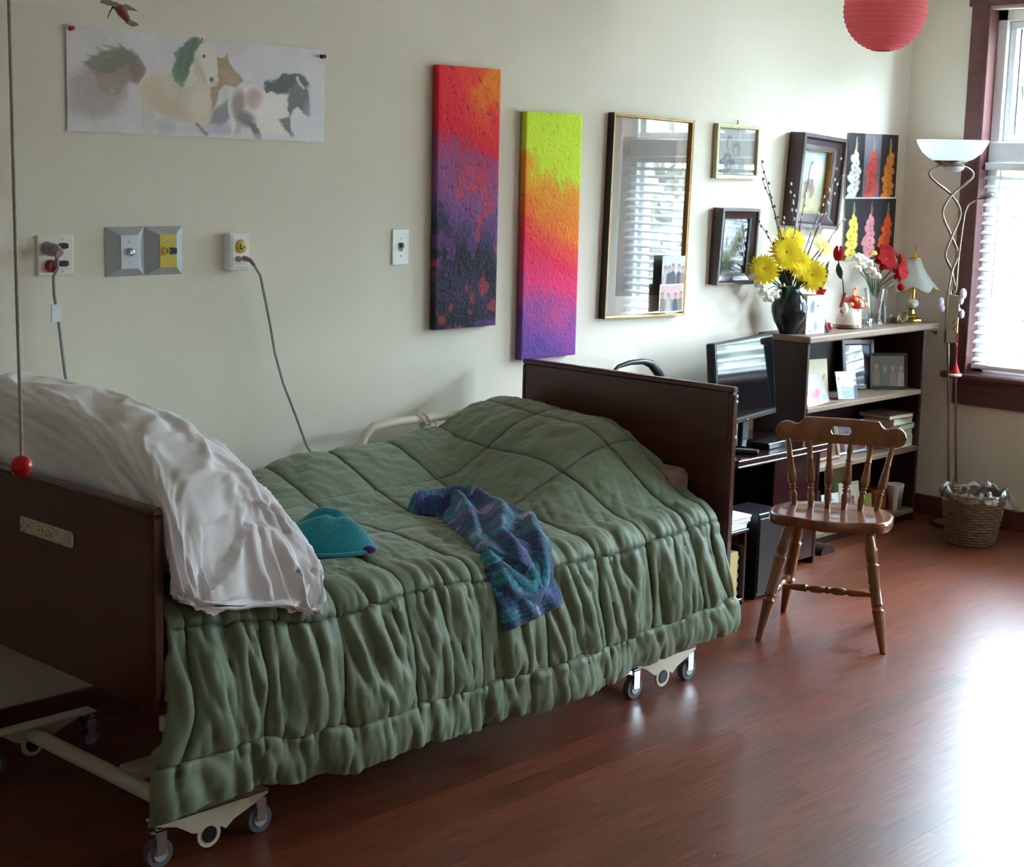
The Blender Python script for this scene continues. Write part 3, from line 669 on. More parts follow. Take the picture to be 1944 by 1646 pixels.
wr5 = ridge(s01 * 16 + 3 * np.cos(TH), np.sin(TH) * 5 + s01 * 8, 115, 3)
pd = .013 * wr2 + .010 * wr1 * (1 - hang) + hang * (.009 * wr3 + .020 * wr4) + .006 * wr5 - .018
pd = pd * (1 - .8 * sstep(.97, 1.0, s01))
PP = PP + PN * pd[..., None]; PP[:, -1] = PP[:, 0]; PP[..., 0] = np.maximum(PP[..., 0], 2.0185)
pmesh = MB().grid(PP); nq = 151
pil = obj('pillow', pmesh, 'pillow_cotton', None, True, label='large white pillow in a wrinkled cotton case leaning on the headboard', cat='pillow', ang=None)
hem = [tuple(PP[146, j]) for j in range(0, 150, 2)]
obj('case_hem', MB().tube(hem, .004, 6, closed=True), 'pillow_cotton', pil, True)

# ------------------------------------------------------------------ teal felt hat
hm = MB(); A = []
for i in range(26):
    r = i / 25; row = []
    for j in range(49):
        a = 2 * math.pi * j / 48; 
        R_ = .140 * (1 + .12 * math.cos(2 * a) + .05 * math.sin(3 * a + 1)); h = .086 * (1 - r ** 2.6) * (1 + .0 * r)
        cr_ = -.030 * math.exp(-((math.sin(a) * r - .05) / .16) ** 2) * (1 - r) + .012 * math.sin(3 * a + 4 * r) * r * (1 - r) * 2
        ux = R_ * r * math.cos(a) * .93; uy = R_ * r * math.sin(a) * .72
        row.append((ux + .02 * (1 - r), uy, max(h + cr_ + .028 * math.exp(-((ux - .02) ** 2 + (uy - .05) ** 2) / .0025), 0) + .012 * (1 - r ** 8)))
    A.append(row)
hm.grid(A)
hat = obj('felt_hat', hm, 'teal_felt', None, True, label='crumpled teal felt hat lying beside the white pillow', cat='hat', loc=(2.705, -.825, .640), rot=(0, 0, math.radians(-38)), ang=None)
bm_ = MB().tube([(.140 * .93 * math.cos(2 * math.pi * j / 40) * 1.12, .140 * .72 * math.sin(2 * math.pi * j / 40) * .9, .006) for j in range(40)], .006, 6, closed=True); obj('brim', bm_, 'teal_felt', hat, True)
obj('lining', MB().ball((.125, -.045, .010), .020, 10, 6, (1, .7, .5)), 'purple_felt', hat, True)

# ================================================================== things on the long wall
# --- horse poster (drawn in the coordinates of a flat sheet, 1360 x 540)
P = Paint((0, 1360, 0, 540), 400, 160, (212, 206, 212))
def hc(x, y):
    u = (x - 90) / 1763.0; t = 62 + 163 * u; return (u * 1360, (y - t) / (728 - 85 * u) * 540)
def hp_(pts): return [hc(*q) for q in pts]
def hb_(x, y, rx, ry, c, rot=0, soft=.6, a=1.0): q = hc(x, y); P.blob(q[0], q[1], rx * .771, ry * .78, c, rot, soft, a)
P.c += ((P.Y / 540)[..., None] - .5) * np.array((4, 10, 12.)); P.grain(160, 7, 3)
# hazy brown horse at the left
hb_(230, 600, 240, 170, (190, 178, 180), 0, 1.4, .8)
P.poly(hp_([(100, 420), (230, 330), (400, 340), (470, 440), (430, 560), (380, 660), (240, 700), (100, 640)]), (172, 158, 156), 60, .8, 6)
P.poly(hp_([(420, 226), (500, 250), (556, 305), (584, 350), (577, 388), (553, 432), (533, 470), (500, 464), (470, 440), (445, 480), (400, 540), (300, 520), (260, 420), (320, 300)]), (150, 132, 124), 10, .95, 4); hb_(330, 480, 110, 90, (168, 152, 150), 0, 1.2, .7); P.poly(hp_([(470, 270), (540, 320), (570, 370), (545, 430), (500, 440), (470, 380)]), (128, 110, 102), 18, .6, 4)
P.poly(hp_([(190, 330), (240, 280), (330, 238), (430, 216), (505, 246), (540, 290), (470, 320), (390, 380), (300, 400), (220, 370)]), (124, 122, 110), 18, .85, 8)
for q in ([(330, 260), (270, 215)], [(400, 225), (310, 200)], [(430, 218), (405, 185)], [(280, 290), (215, 270)], [(250, 320), (180, 320)]): P.line(hp_(q), 9, (130, 130, 118), 12, .7, 2)
hb_(500, 510, 36, 46, (206, 202, 206), 0, .8, .9); hb_(365, 515, 9, 8, (206, 198, 198), 0, .8, .7); hb_(320, 760, 120, 40, (204, 198, 202), 0, 1.2, .8)
# cream horse
P.poly(hp_([(535, 500), (562, 425), (615, 385), (740, 380), (850, 400), (960, 400), (1005, 480), (1020, 560), (1026, 640), (1000, 720), (1014, 815), (935, 815), (885, 730), (800, 725), (715, 700), (640, 640), (620, 800), (560, 800), (545, 600)]), (208, 194, 176), 14, 1, 4)
hb_(640, 520, 80, 90, (200, 182, 160), .3, 1, .6); hb_(930, 590, 90, 110, (220, 208, 194), 0, 1, .7); hb_(760, 640, 120, 60, (186, 166, 146), .3, 1, .45); hb_(820, 520, 60, 110, (190, 172, 152), .2, 1, .4); hb_(590, 740, 80, 80, (202, 196, 194), 0, 1.1, .8); hb_(880, 780, 110, 50, (200, 196, 196), 0, 1.1, .75); hb_(710, 760, 60, 50, (176, 168, 168), .4, 1, .6)
# brown head behind and shade between
P.poly(hp_([(1058, 270), (1108, 282), (1128, 250), (1142, 310), (1180, 368), (1232, 410), (1242, 440), (1192, 482), (1112, 466), (1072, 505), (1052, 600), (1024, 640), (1010, 480), (1062, 440)]), (168, 142, 116), 9, 1, 3); hb_(1140, 400, 60, 50, (184, 158, 130), .6, .9, .6)
P.poly(hp_([(1022, 650), (1090, 600), (1140, 560), (1145, 700), (1090, 760), (1010, 740)]), (128, 128, 132), 26, .85, 5); P.poly(hp_([(1080, 600), (1095, 480), (1140, 480), (1130, 570)]), (204, 200, 208), 16, .9); hb_(1090, 780, 80, 40, (172, 170, 190), 0, 1, .8)
P.poly(hp_([(905, 240), (945, 185), (985, 162), (1030, 170), (1050, 250), (1062, 380), (1068, 440), (1050, 475), (1012, 476), (985, 420), (950, 370), (930, 420), (880, 480), (820, 490), (870, 360)]), (218, 207, 196), 9, 1, 3)
hb_(925, 350, 26, 80, (196, 180, 162), -.2, 1, .7); hb_(960, 400, 14, 60, (190, 172, 152), -.3, 1, .5); P.line(hp_([(950, 175), (952, 140), (968, 178)]), 8, (206, 192, 180), 6); P.line(hp_([(948, 172), (953, 145)]), 3, (60, 60, 62), 3)
hb_(967, 268, 9, 11, (44, 44, 50), .3, .5); hb_(1020, 430, 13, 17, (98, 96, 102), .2, .7); hb_(1040, 455, 22, 14, (196, 190, 190), 0, .8, .7)
P.poly(hp_([(868, 136), (938, 134), (952, 176), (905, 235), (885, 330), (850, 425), (818, 484), (765, 440), (746, 372), (772, 300), (768, 240), (832, 196)]), (112, 130, 108), 12, 1, 7); P.poly(hp_([(850, 170), (930, 140), (900, 230), (870, 330), (820, 440), (780, 420), (790, 320), (800, 240)]), (84, 100, 84), 18, .75, 9)
for i_ in range(9): P.line(hp_([(880 - i_ * 8, 190 + i_ * 28), (830 - i_ * 6, 220 + i_ * 26)]), 3, (150, 160, 146), 5, .5, 1)
P.line(hp_([(918, 740), (960, 785), (985, 812)]), 8, (120, 118, 124), 8, .8)
# pinto
P.poly(hp_([(1132, 610), (1160, 510), (1222, 468), (1330, 466), (1400, 508), (1530, 520), (1590, 510), (1592, 640), (1565, 705), (1505, 730), (1560, 780), (1605, 838), (1480, 850), (1380, 810), (1325, 730), (1240, 720), (1200, 760), (1185, 832), (1162, 826), (1155, 700)]), (226, 216, 212), 12, 1, 4)
hb_(1208, 590, 46, 90, (146, 130, 126), .1, .8, .9); hb_(1322, 560, 56, 72, (184, 158, 150), .2, .7, .95); hb_(1255, 700, 70, 52, (124, 112, 112), .4, .8, .9); hb_(1450, 620, 100, 80, (232, 224, 218), 0, 1, .6)
P.poly(hp_([(1250, 715), (1320, 725), (1372, 800), (1380, 842), (1332, 845), (1300, 770)]), (116, 106, 108), 9, 1, 4); P.poly(hp_([(1502, 705), (1590, 690), (1592, 770), (1626, 824), (1595, 830), (1545, 760)]), (116, 108, 112), 9, 1, 4); P.poly(hp_([(1195, 730), (1230, 725), (1225, 825), (1165, 828)]), (178, 172, 174), 12, .8)
P.poly(hp_([(1572, 560), (1590, 480), (1640, 420), (1702, 450), (1735, 520), (1746, 675), (1728, 692), (1690, 668), (1652, 616), (1612, 638), (1592, 690), (1572, 640)]), (108, 100, 106), 8, 1, 4); P.line(hp_([(1728, 490), (1742, 560), (1745, 640)]), 6, (196, 186, 190), 6)
P.poly(hp_([(1388, 490), (1402, 430), (1470, 442), (1550, 388), (1640, 380), (1712, 418), (1742, 480), (1690, 468), (1640, 430), (1592, 490), (1545, 530), (1400, 515)]), (76, 82, 82), 12, 1, 9); P.line(hp_([(1640, 415), (1662, 460), (1692, 488)]), 8, (204, 186, 174), 6)
hb_(1560, 850, 220, 40, (208, 208, 214), 0, 1.2, .8); hb_(1250, 830, 90, 26, (206, 204, 210), 0, 1.2, .8); hb_(1780, 700, 70, 120, (206, 206, 216), 0, 1.3, .7)
P.grain(12, 7, 7); P.grain(4, 5, 8)
po = thing('horse_poster', 'wide unframed poster of galloping horses pinned to the wall', 'poster', (2.925, -.004, 1.888), (0, math.radians(.65), 0))
P.put('print', .937, .293, 'vcol_satin', po, y=-.0016, gain=1.10)
obj('sheet', MB().box((-.4685, -.0012, -.1465), (.4685, 0, .1465)), 'paper_white', po)
obj('push_pin', MB().lathe([(.0075, 0), (.006, .004), (.004, .008), (.006, .013), (.0065, .016), (0, .017)], 12).xf(Matrix.Rotation(math.radians(90), 4, 'X')), 'pin_red', po, True, loc=(-.456, -.002, .136), label='red push pin')
obj('push_pin', MB().lathe([(.0075, 0), (.006, .004), (.004, .008), (.006, .013), (.0065, .016), (0, .017)], 12).xf(Matrix.Rotation(math.radians(90), 4, 'X')), 'pin_dark', po, True, loc=(.455, -.002, .125))

# --- two tall impasto canvases
def canvas(name, label, x, z, stops, seed, streak, dark):
    nx, ny = 110, 330; T = thing(name, label, 'painting', (x + .1525, 0, z - .457)); W_, H_ = .305, .914
    U, V = np.meshgrid(np.linspace(0, 1, nx), np.linspace(0, 1, ny))
    f = V + .16 * (U - .5) * streak + .10 * (fbm(U * 3, V * 7, seed) - .5) * 2 + .03 * (fbm(U * 14, V * 30, seed + 3) - .5) * 2
    pos = np.array([s for s, _ in stops]); cs = np.array([c for _, c in stops], float); col = np.stack([np.interp(f, pos, cs[:, i]) for i in range(3)], -1)
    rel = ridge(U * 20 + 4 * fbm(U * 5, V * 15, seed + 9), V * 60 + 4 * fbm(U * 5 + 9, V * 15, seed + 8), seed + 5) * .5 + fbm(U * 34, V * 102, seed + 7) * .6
    splash = sstep(.60, .70, fbm(U * 6 + 1.5 * V, V * 13, seed + 11)) * sstep(.25, .5, V)
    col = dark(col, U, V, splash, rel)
    edge = np.clip(np.minimum(np.minimum(U, 1 - U) * W_, np.minimum(V, 1 - V) * H_) / .006, 0, 1)
    A = np.stack([(U - .5) * W_, -.034 - .0022 * rel * edge, (.5 - V) * H_], -1)
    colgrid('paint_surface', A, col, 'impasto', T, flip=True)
    # wrapped edges carry the colours round the sides
    for s in (-1, 1):
        j = 0 if s < 0 else -1; v = np.linspace(0, 1, ny)
        A2 = np.stack([np.stack([np.full(ny, s * W_ / 2), np.full(ny, yy), (.5 - v) * H_], -1) for yy in (-.034, -.006)], 1); C2 = np.stack([col[:, j], col[:, j] * .8], 1)
        colgrid('canvas_edge', A2, C2, 'vcol_matte', T, flip=(s > 0), smooth=False)
    for s, rr in ((.5, 0), (-.5, -1)):
        u_ = np.linspace(-.5, .5, nx) * W_; A2 = np.stack([np.stack([u_, np.full(nx, yy), np.full(nx, s * H_)], -1) for yy in (-.034, -.006)], 0); colgrid('canvas_edge', A2, np.stack([col[rr], col[rr] * .8], 0), 'vcol_matte', T, smooth=False)
    obj('stretcher', MB().box((-.150, -.033, -.455), (.150, -.003, .455)), 'frame_dark', T)
def d1(c, U, V, sp, rel):
    c = c * (1 - .55 * sp[..., None]) + np.array((240, 66, 84.)) * .55 * sp[..., None]
    org = sstep(.35, .8, U + .5 * (.25 - V)) * sstep(.33, .05, V) * sstep(.35, .6, fbm(U * 4, V * 9, 77)); c = c * (1 - org[..., None]) + np.array((255, 140, 44.)) * org[..., None]
    sp2 = sstep(.64, .70, fbm(U * 5 + 7, V * 12 + 3, 91)) * sstep(.5, .65, V); c = c * (1 - .6 * sp2[..., None]) + np.array((120, 72, 140.)) * .6 * sp2[..., None]
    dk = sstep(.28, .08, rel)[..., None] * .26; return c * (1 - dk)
def d2(c, U, V, sp, rel):
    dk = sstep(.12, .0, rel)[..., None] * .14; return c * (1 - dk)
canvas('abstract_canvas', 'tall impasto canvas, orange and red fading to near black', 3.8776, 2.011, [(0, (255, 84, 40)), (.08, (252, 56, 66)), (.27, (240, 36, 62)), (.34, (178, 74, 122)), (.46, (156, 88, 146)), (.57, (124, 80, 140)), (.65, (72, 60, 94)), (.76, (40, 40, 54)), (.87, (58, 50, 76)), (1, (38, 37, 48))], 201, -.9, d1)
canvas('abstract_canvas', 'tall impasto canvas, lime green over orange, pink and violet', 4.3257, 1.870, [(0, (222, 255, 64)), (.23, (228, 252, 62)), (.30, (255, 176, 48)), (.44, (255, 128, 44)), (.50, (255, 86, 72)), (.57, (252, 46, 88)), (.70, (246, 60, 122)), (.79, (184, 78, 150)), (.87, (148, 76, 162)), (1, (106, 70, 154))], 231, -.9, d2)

# --- framed pictures
def frame_bars(w, h, t, dep, prof=0, fr=0.0):
    m = MB(); a, b = w / 2, h / 2
    # four mitred bars with a stepped profile: outer lip, slope, inner lip
    steps = [(0, -.0), (0, -dep), (t * .25, -dep), (t * .4, -dep * (.86 if prof else .96)), (t * .75, -dep * (.70 if prof else .92)), (t, -dep * (.62 if prof else .7)), (t, -.0)]
    rings = [[(-a + s, y, -b + s), (a - s, y, -b + s), (a - s, y, b - s), (-a + s, y, b - s)] for s, y in steps]
    vs = [q for r in rings for q in r]; fs = []; k = len(rings)
    for i in range(k):
        for j in range(4): fs.append((i * 4 + j, i * 4 + (j + 1) % 4, ((i + 1) % k) * 4 + (j + 1) % 4, ((i + 1) % k) * 4 + j))
    return m.add(vs, fs)
def picture(name, label, x, z, w, h, t, dep, fm, paint, rotd=0, tilt=0, glass=True, prof=0, cat='picture', y=-.002, inner=None, matw=0):
    T = thing(name, label, cat, (x, y, z), (math.radians(tilt), math.radians(rotd), 0))
    obj('frame', frame_bars(w, h, t, dep, prof), fm, T, fixn=True)
    obj('backing', MB().box((-w / 2 + t * .3, -.004, -h / 2 + t * .3), (w / 2 - t * .3, -.001, h / 2 - t * .3)), 'frame_black', T)
    iw, ih = w - 2 * t, h - 2 * t
    if inner: obj('liner', frame_bars(iw + .004, ih + .004, inner[0], dep * .6), inner[1], T); iw -= 2 * inner[0]; ih -= 2 * inner[0]
    if matw:
        ring = frame_bars(iw + .004, ih + .004, matw, dep * .35); obj('mount', ring, 'mat_board', T); paint.put('print', iw - 2 * matw + .004, ih - 2 * matw + .004, 'vcol_satin', T, y=-dep * .22)
    else: paint.put('print', iw + .004, ih + .004, 'vcol_satin', T, y=-dep * .25)
    if glass: obj('glass', MB().box((-iw / 2 - .002, -dep * .5 - .0015, -ih / 2 - .002), (iw / 2 + .002, -dep * .5, ih / 2 + .002)), 'picture_glass', T)
    return T
g = Paint((0, 100, 0, 190), 60, 110, (150, 138, 126)); g.grain(30, 10); g.poly([(10, 150), (40, 60), (70, 90), (95, 60), (95, 185), (5, 185)], (112, 108, 104), 20, .7, 4); g.blob(50, 60, 26, 40, (128, 122, 114), 0, .9, .6)
bigp = picture('framed_print', 'large portrait-format framed print with pale mount behind reflecting glass', 5.068, 1.478, .512, .80, .013, .032, 'gold_leaf', g, 1.5, 0, matw=.075)
for s_e in (-1, 1): obj('outer_edge', MB().box((s_e * .2575, -.031, -.401), (s_e * .2555, 0, .401)), 'frame_black', bigp)
def snapshot(seed, sky=(190, 196, 204), gr=(96, 92, 96), ppl=5, light=1.0):
    q = Paint((0, 120, 0, 90), 60, 46, sky); r = np.random.default_rng(seed); q.poly([(0, 55), (40, 46), (80, 50), (120, 44), (120, 90), (0, 90)], gr, 6, 1, 3, seed)
    for i in range(ppl):
        px_ = 14 + (96 / max(1, ppl - 1)) * i + r.uniform(-4, 4); c = [(70, 66, 80), (120, 60, 60), (176, 170, 170), (60, 84, 100), (140, 120, 96)][r.integers(5)]; hh = r.uniform(30, 42)
        q.poly([(px_ - 14, 90), (px_ - 12, hh + 14), (px_, hh + 7), (px_ + 12, hh + 14), (px_ + 14, 90)], c, 3, 1); q.blob(px_, hh - 2, 8, 9, (70, 56, 50), 0, .4); q.blob(px_, hh, 6.5, 8, (196, 156, 138), 0, .4)
    q.grain(10, 12, seed); q.c *= light; return q
sn = thing('snapshot', 'snapshot with grey sky tucked into the large print frame', 'photo', (5.218, -.041, 1.255), (0, math.radians(1.5), 0)); snapshot(31, (196, 200, 210), (120, 116, 128), 5).put('print', .150, .135, 'vcol_gloss', sn, y=-.0012); obj('card', MB().box((-.075, -.001, -.0675), (.075, 0, .0675)), 'paper_white', sn)
sn = thing('snapshot', 'white-bordered group snapshot at the bottom corner of the large print frame', 'photo', (5.205, -.046, 1.150), (0, math.radians(.5), 0)); snapshot(32, (206, 170, 172), (150, 130, 130), 4).put('print', .148, .106, 'vcol_gloss', sn, y=-.0012); obj('card', MB().box((-.079, -.001, -.058), (.079, 0, .058)), 'paper_white', sn)
g = Paint((0, 130, 0, 90), 90, 66, (204, 202, 196)); g.grain(26, 6)
g.poly([(8, 90), (14, 60), (30, 50), (46, 48), (62, 60), (70, 90)], (112, 114, 126), 5, 1, 2); g.poly([(60, 90), (64, 60), (78, 50), (92, 58), (100, 90)], (168, 172, 176), 6, 1, 2)
g.blob(42, 28, 10, 15, (128, 128, 134), 0, .4); g.blob(44, 31, 7.5, 11, (202, 200, 196), 0, .4); g.blob(66, 40, 13, 15, (140, 144, 150), .2, .5); g.blob(65, 43, 7, 9, (196, 196, 194), 0, .4); g.speck(46, 2.6, [(206, 208, 206), (190, 194, 198)], 9, .9, (16, 90, 54, 88))
picture('couple_photo', 'gilt-framed black and white photo of a couple', 5.664, 1.751, .312, .228, .020, .022, 'gold_pale', g, .5)
obj('picture_hook', MB().tube([(0, -.005, 0), (0, -.009, .012), (0, -.005, .018)], .003, 6), 'brass', bpy.data.objects['couple_photo'], True, loc=(0, 0, .115))
g = Paint((0, 80, 0, 110), 80, 110, (206, 212, 222)); g.poly([(0, 60), (20, 50), (34, 62), (50, 40), (60, 12), (80, 8), (80, 110), (0, 110)], (112, 130, 118), 12, 1, 6); g.blob(15, 95, 26, 24, (60, 104, 62), 0, .9, .9); g.blob(56, 95, 30, 24, (76, 82, 80), 0, .9, .9); g.speck(60, 3, [(150, 160, 168), (80, 100, 90), (186, 194, 206), (64, 82, 66)], 4, .7, (0, 80, 40, 100)); g.line([(22, 40), (24, 66)], 2.5, (70, 80, 76), 2); g.line([(0, 108), (80, 106)], 2, (200, 206, 200), 2, .8); g.grain(8, 14)
picture('forest_photo', 'dark-framed woodland photo hanging below the couple photo', 5.655, 1.352, .270, .326, .046, .052, 'frame_dark', g, .9, 2.5, prof=1)
g = Paint((0, 100, 0, 120), 80, 96, (176, 184, 172)); g.c += ((.5 - g.Y / 120))[..., None] * np.array((14, 20, 30.)); g.blob(64, 36, 34, 16, (222, 206, 170), .2, 1, .8); g.blob(24, 22, 28, 16, (150, 176, 186), 0, 1, .7); g.poly([(0, 74), (30, 66), (70, 70), (100, 62), (100, 120), (0, 120)], (166, 164, 132), 14, 1, 4); g.poly([(24, 62), (40, 56), (58, 58), (62, 74), (56, 92), (48, 92), (46, 80), (34, 80), (30, 94), (24, 92)], (126, 100, 88), 6, .95, 3); g.blob(40, 108, 60, 12, (176, 160, 116), 0, 1, .8); g.grain(9, 14); g.grain(26, 10)
picture('pasture_painting', 'crooked deep brown frame holding a small pasture painting with cattle', 6.236, 1.630, .355, .413, .062, .078, 'frame_dark', g, 3.6, 1.5, glass=False, prof=1, inner=(.010, 'gold_leaf'))
# --- gladiolus prints: two sheets of three panels
GL = thing('gladiolus_print', 'unframed flower print of six gladiolus stems in two rows by the corner', 'print', (6.775, -.002, 1.56))
def glad(cols, bgs, seed):
    q = Paint((0, 300, 0, 200), 165, 110, (30, 28, 34)); r = np.random.default_rng(seed)
    for i, b in enumerate(bgs): q.poly([(i * 100, -5), ((i + 1) * 100, -5), ((i + 1) * 100, 205), (i * 100, 205)], b, 1.5)
    for i, c in enumerate(cols):
        cx = 50 + i * 100 + (-4 if i == 0 else 2)
        q.line([(cx + 4, 14), (cx, 90)], 2.6, (200, 208, 150) if i != 1 else (176, 150, 140), 2, .9, 5); q.line([(cx + 12, 30), (cx + 2, 80)], 2, (190, 200, 150), 2, .7)
        for k_ in range(17):
            tt = k_ / 16; yy = 62 + 134 * tt; wd_ = (12 + 21 * min(1, tt * 3)) * r.uniform(.72, 1.22); xx = cx + 10 * math.sin(k_ * 2.3) - 8 * (tt - .4) + r.uniform(-6, 6); cc_ = np.clip(np.array(c) * r.uniform(.93, 1.07), 0, 255)
            q.blob(xx, yy, wd_ * (.72 + .28 * math.sin(k_ * 1.7) ** 2), 13, cc_, r.uniform(-.5, .5), .25)
        for k_ in range(7): q.blob(cx + r.uniform(-14, 10), 92 + 15 * k_, 3, 4, np.array(c) * .55, 0, .7, .8)
    return q.grain(9, 6)
glad([(240, 240, 232), (230, 92, 88), (226, 134, 40)], [(38, 36, 44), (128, 122, 132), (44, 36, 48)], 3).put('upper_sheet', .448, .300, 'vcol_satin', GL, y=-.004, cz=.147, bow=-.003)
glad([(236, 214, 96), (230, 150, 156), (240, 96, 40)], [(40, 38, 44), (50, 38, 50), (42, 34, 44)], 4).put('lower_sheet', .452, .290, 'vcol_satin', GL, y=-.004, cx=.012, cz=-.153, bow=-.003)
obj('sheet_back', MB().box((-.224, -.003, -.003), (.224, -.0005, .297)).box((-.215, -.003, -.298), (.238, -.0005, -.008)), 'paper_white', GL)
obj('binding', MB().box((-.228, -.008, -.0085), (.232, -.001, -.001), .001), 'paper_white', GL)

# --- wall plates
def screw(par, x, z, y): obj('screw', MB().tube([(x, y, z), (x, y - .002, z)], .0032, 8), 'steel_grey', par)
GP = thing('gas_outlet_plate', 'square ivory wall plate with plugged-in hose and red port', 'wall plate', (2.406, 0, 1.397))
obj('plate', MB().box((-.0585, -.008, -.0585), (.0585, 0, .0585), .004), 'plate_ivory', GP)
for z in (.026, -.024): obj('key_slot', MB().prism([(.006, z), (.012, z + .008), (.030, z + .009), (.040, z + .006), (.040, z - .006), (.030, z - .009), (.012, z - .008)], -.0075, -.0105), 'black_plastic', GP)
obj('plug', MB().tube([(-.028, -.006, .020), (-.022, -.045, .016)], [.020, .018], 18).tube([(-.022, -.045, .016), (-.018, -.060, .008)], [.018, .014], 18).tube([(-.02, -.05, .004), (-.022, -.048, -.03)], .006, 8), 'plug_grey', GP, True)
obj('port', MB().lathe([(.018, 0), (.018, .012), (.013, .014), (.012, .006), (0, .006)], 18).xf(Matrix.Translation((-.018, -.008, -.030)) @ Matrix.Rotation(math.radians(90), 4, 'X')), 'red_dark', GP, True)
for x, z in ((.022, .046), (.022, -.046)): screw(GP, x, z, -.008)
hs = [(2.385, -.055, 1.368), (2.372, -.05, 1.34), (2.376, -.045, 1.29), (2.386, -.05, 1.20), (2.398, -.055, 1.06), (2.42, -.06, .90), (2.43, -.07, .76)]
hose = obj('oxygen_hose', MB().tube(hs, .0045, 8), 'cord_grey', None, True, label='thin grey hose hanging from the square ivory plate behind the pillow', cat='hose')
obj('tape_tag', MB().box((2.362, -.054, 1.212), (2.390, -.047, 1.262), .001), 'tag_white', hose)
def bezel(x, label, inner, im, knob):
    T = thing('angled_wall_plate', label, 'wall plate', (x, 0, 1.4015)); m = MB(); a, b = .0665, .0725; ia, ib = .031, .050; d = .026
    rings = [[(-a, 0, -b), (a, 0, -b), (a, 0, b), (-a, 0, b)], [(-a, -.003, -b), (a, -.003, -b), (a, -.003, b), (-a, -.003, b)], [(-ia, -d, -ib), (ia, -d, -ib), (ia, -d, ib), (-ia, -d, ib)]]
    m.add([q for r in rings for q in r], [(i * 4 + j, i * 4 + (j + 1) % 4, (i + 1) * 4 + (j + 1) % 4, (i + 1) * 4 + j) for i in range(2) for j in range(4)] + [(8, 9, 10, 11)])
    obj('bezel', m, 'steel_grey', T); obj('face_plate', MB().box((-.0305, -d - .003, -.0495), (.0305, -d, .0495), .001), im, T)
    for z in (.030, -.030): screw(T, 0, z, -d - .003)
    if knob == 'steel': obj('button', MB().lathe([(.012, 0), (.012, .008), (.009, .012), (.005, .013), (0, .011)], 18).xf(Matrix.Translation((0, -d - .002, 0)) @ Matrix.Rotation(math.radians(90), 4, 'X')), 'chrome', T, True)
    else: obj('port', MB().prism([(-.004, .008), (.002, .010), (.018, .010), (.028, .007), (.028, -.007), (.018, -.010), (.002, -.010), (-.004, -.008)], -d - .001, -d - .007), 'black_plastic', T); obj('port_ring', MB().lathe([(.013, 0), (.013, .006), (.010, .007), (.009, .002)], 18).xf(Matrix.Translation((-.012, -d - .002, 0)) @ Matrix.Rotation(math.radians(90), 4, 'X')), 'plate_yellow', T, True)
bezel(2.6375, 'angled metal wall plate with a round steel button', 1, 'steel_grey', 'steel'); bezel(2.7715, 'angled metal wall plate with a yellow face and black port', 1, 'plate_yellow', 'key')
CS = thing('call_station', 'white nurse call station with a yellow oval button and plugged cord', 'call station', (3.033, 0, 1.393))
obj('box', MB().box((-.038, -.030, -.0585), (.038, 0, .0585), .004), 'plate_white', CS); obj('face', MB().box((-.030, -.033, -.050), (.033, -.030, .052), .002), 'plate_white', CS)
obj('button', MB().lathe([(.021, 0), (.021, .003), (.018, .005), (0, .005)], 24).xf(Matrix.Translation((.003, -.033, .016)) @ Matrix.Rotation(math.radians(90), 4, 'X')), 'plate_yellow', CS, True)
obj('button_mark', MB().box((-.004, -.0395, .008), (.0, -.038, .024)).box((.0, -.0395, .008), (.006, -.038, .012)).box((.008, -.0395, .013), (.016, -.038, .017)), 'black_plastic', CS)
obj('jack', MB().tube([(-.008, -.032, -.022), (-.008, -.038, -.022)], .009, 12), 'plug_grey', CS, True); obj('plug', MB().tube([(.014, -.032, -.020), (.022, -.055, -.026), (.03, -.065, -.04)], [.008, .007, .005], 10), 'plug_grey', CS, True)
obj('call_handset_cord', MB().tube([(3.063, -.064, 1.352), (3.09, -.06, 1.32), (3.115, -.05, 1.25), (3.14, -.045, 1.16), (3.158, -.045, 1.07), (3.18, -.06, .97), (3.21, -.09, .86), (3.22, -.13, .77), (3.225, -.16, .74)], .0042, 8), 'cord_grey', None, True, label='grey call cord curving down the wall to the bed', cat='cord')
LS = thing('light_switch', 'white toggle light switch left of the tall orange canvas', 'light switch', (3.735, 0, 1.39)); obj('plate', MB().box((-.039, -.006, -.062), (.039, 0, .062), .003), 'plate_white', LS); obj('toggle', MB().box((-.005, -.020, -.002), (.005, -.006, .014), .002).box((-.009, -.008, -.014), (.009, -.006, .016), .001), 'plug_grey', LS)
for z in (.03, -.03): screw(LS, 0, z, -.006)

# --- hanging things
BC = thing('pull_cord', 'red ball on a long woven pull cord hanging beside the headboard', 'pull cord', (1.557, -1.299, 1.083)); tp = Vector((1.62, -1.195, 2.75)) - Vector((1.557, -1.299, 1.083)); tp.x *= .93; tp.y *= .93
obj('ball', MB().ball((0, 0, 0), .0215, 24, 16, (1, 1, 1.03)), 'red_plastic', BC, True); obj('cord', MB().tube([(0, 0, .018), (.003, .003, .06), (0.012, .02, .3), tuple(tp * .5), tuple(tp)], .0036, 8), 'cord_rope', BC, True)
LA = thing('paper_lantern', 'round red paper lantern hanging near the window corner', 'lantern', (5.222, -.956, 2.261)); pr = []; R_ = .147
for i in range(0, 133):
    a = -78 + 156 * i / 132; rib = .0045 * abs(math.sin(math.pi * i / 6)) - .001; pr.append(((R_ + rib) * math.cos(math.radians(a)), (R_ + rib) * math.sin(math.radians(a))))
obj('shade', MB().lathe(pr, 56, cap0=False, cap1=False), 'lantern_paper', LA, True)
obj('rim', MB().tube([(.031 * math.cos(a), .031 * math.sin(a), -.1445) for a in [2 * math.pi * j / 24 for j in range(24)]], .002, 6, closed=True), 'red_dark', LA, True)
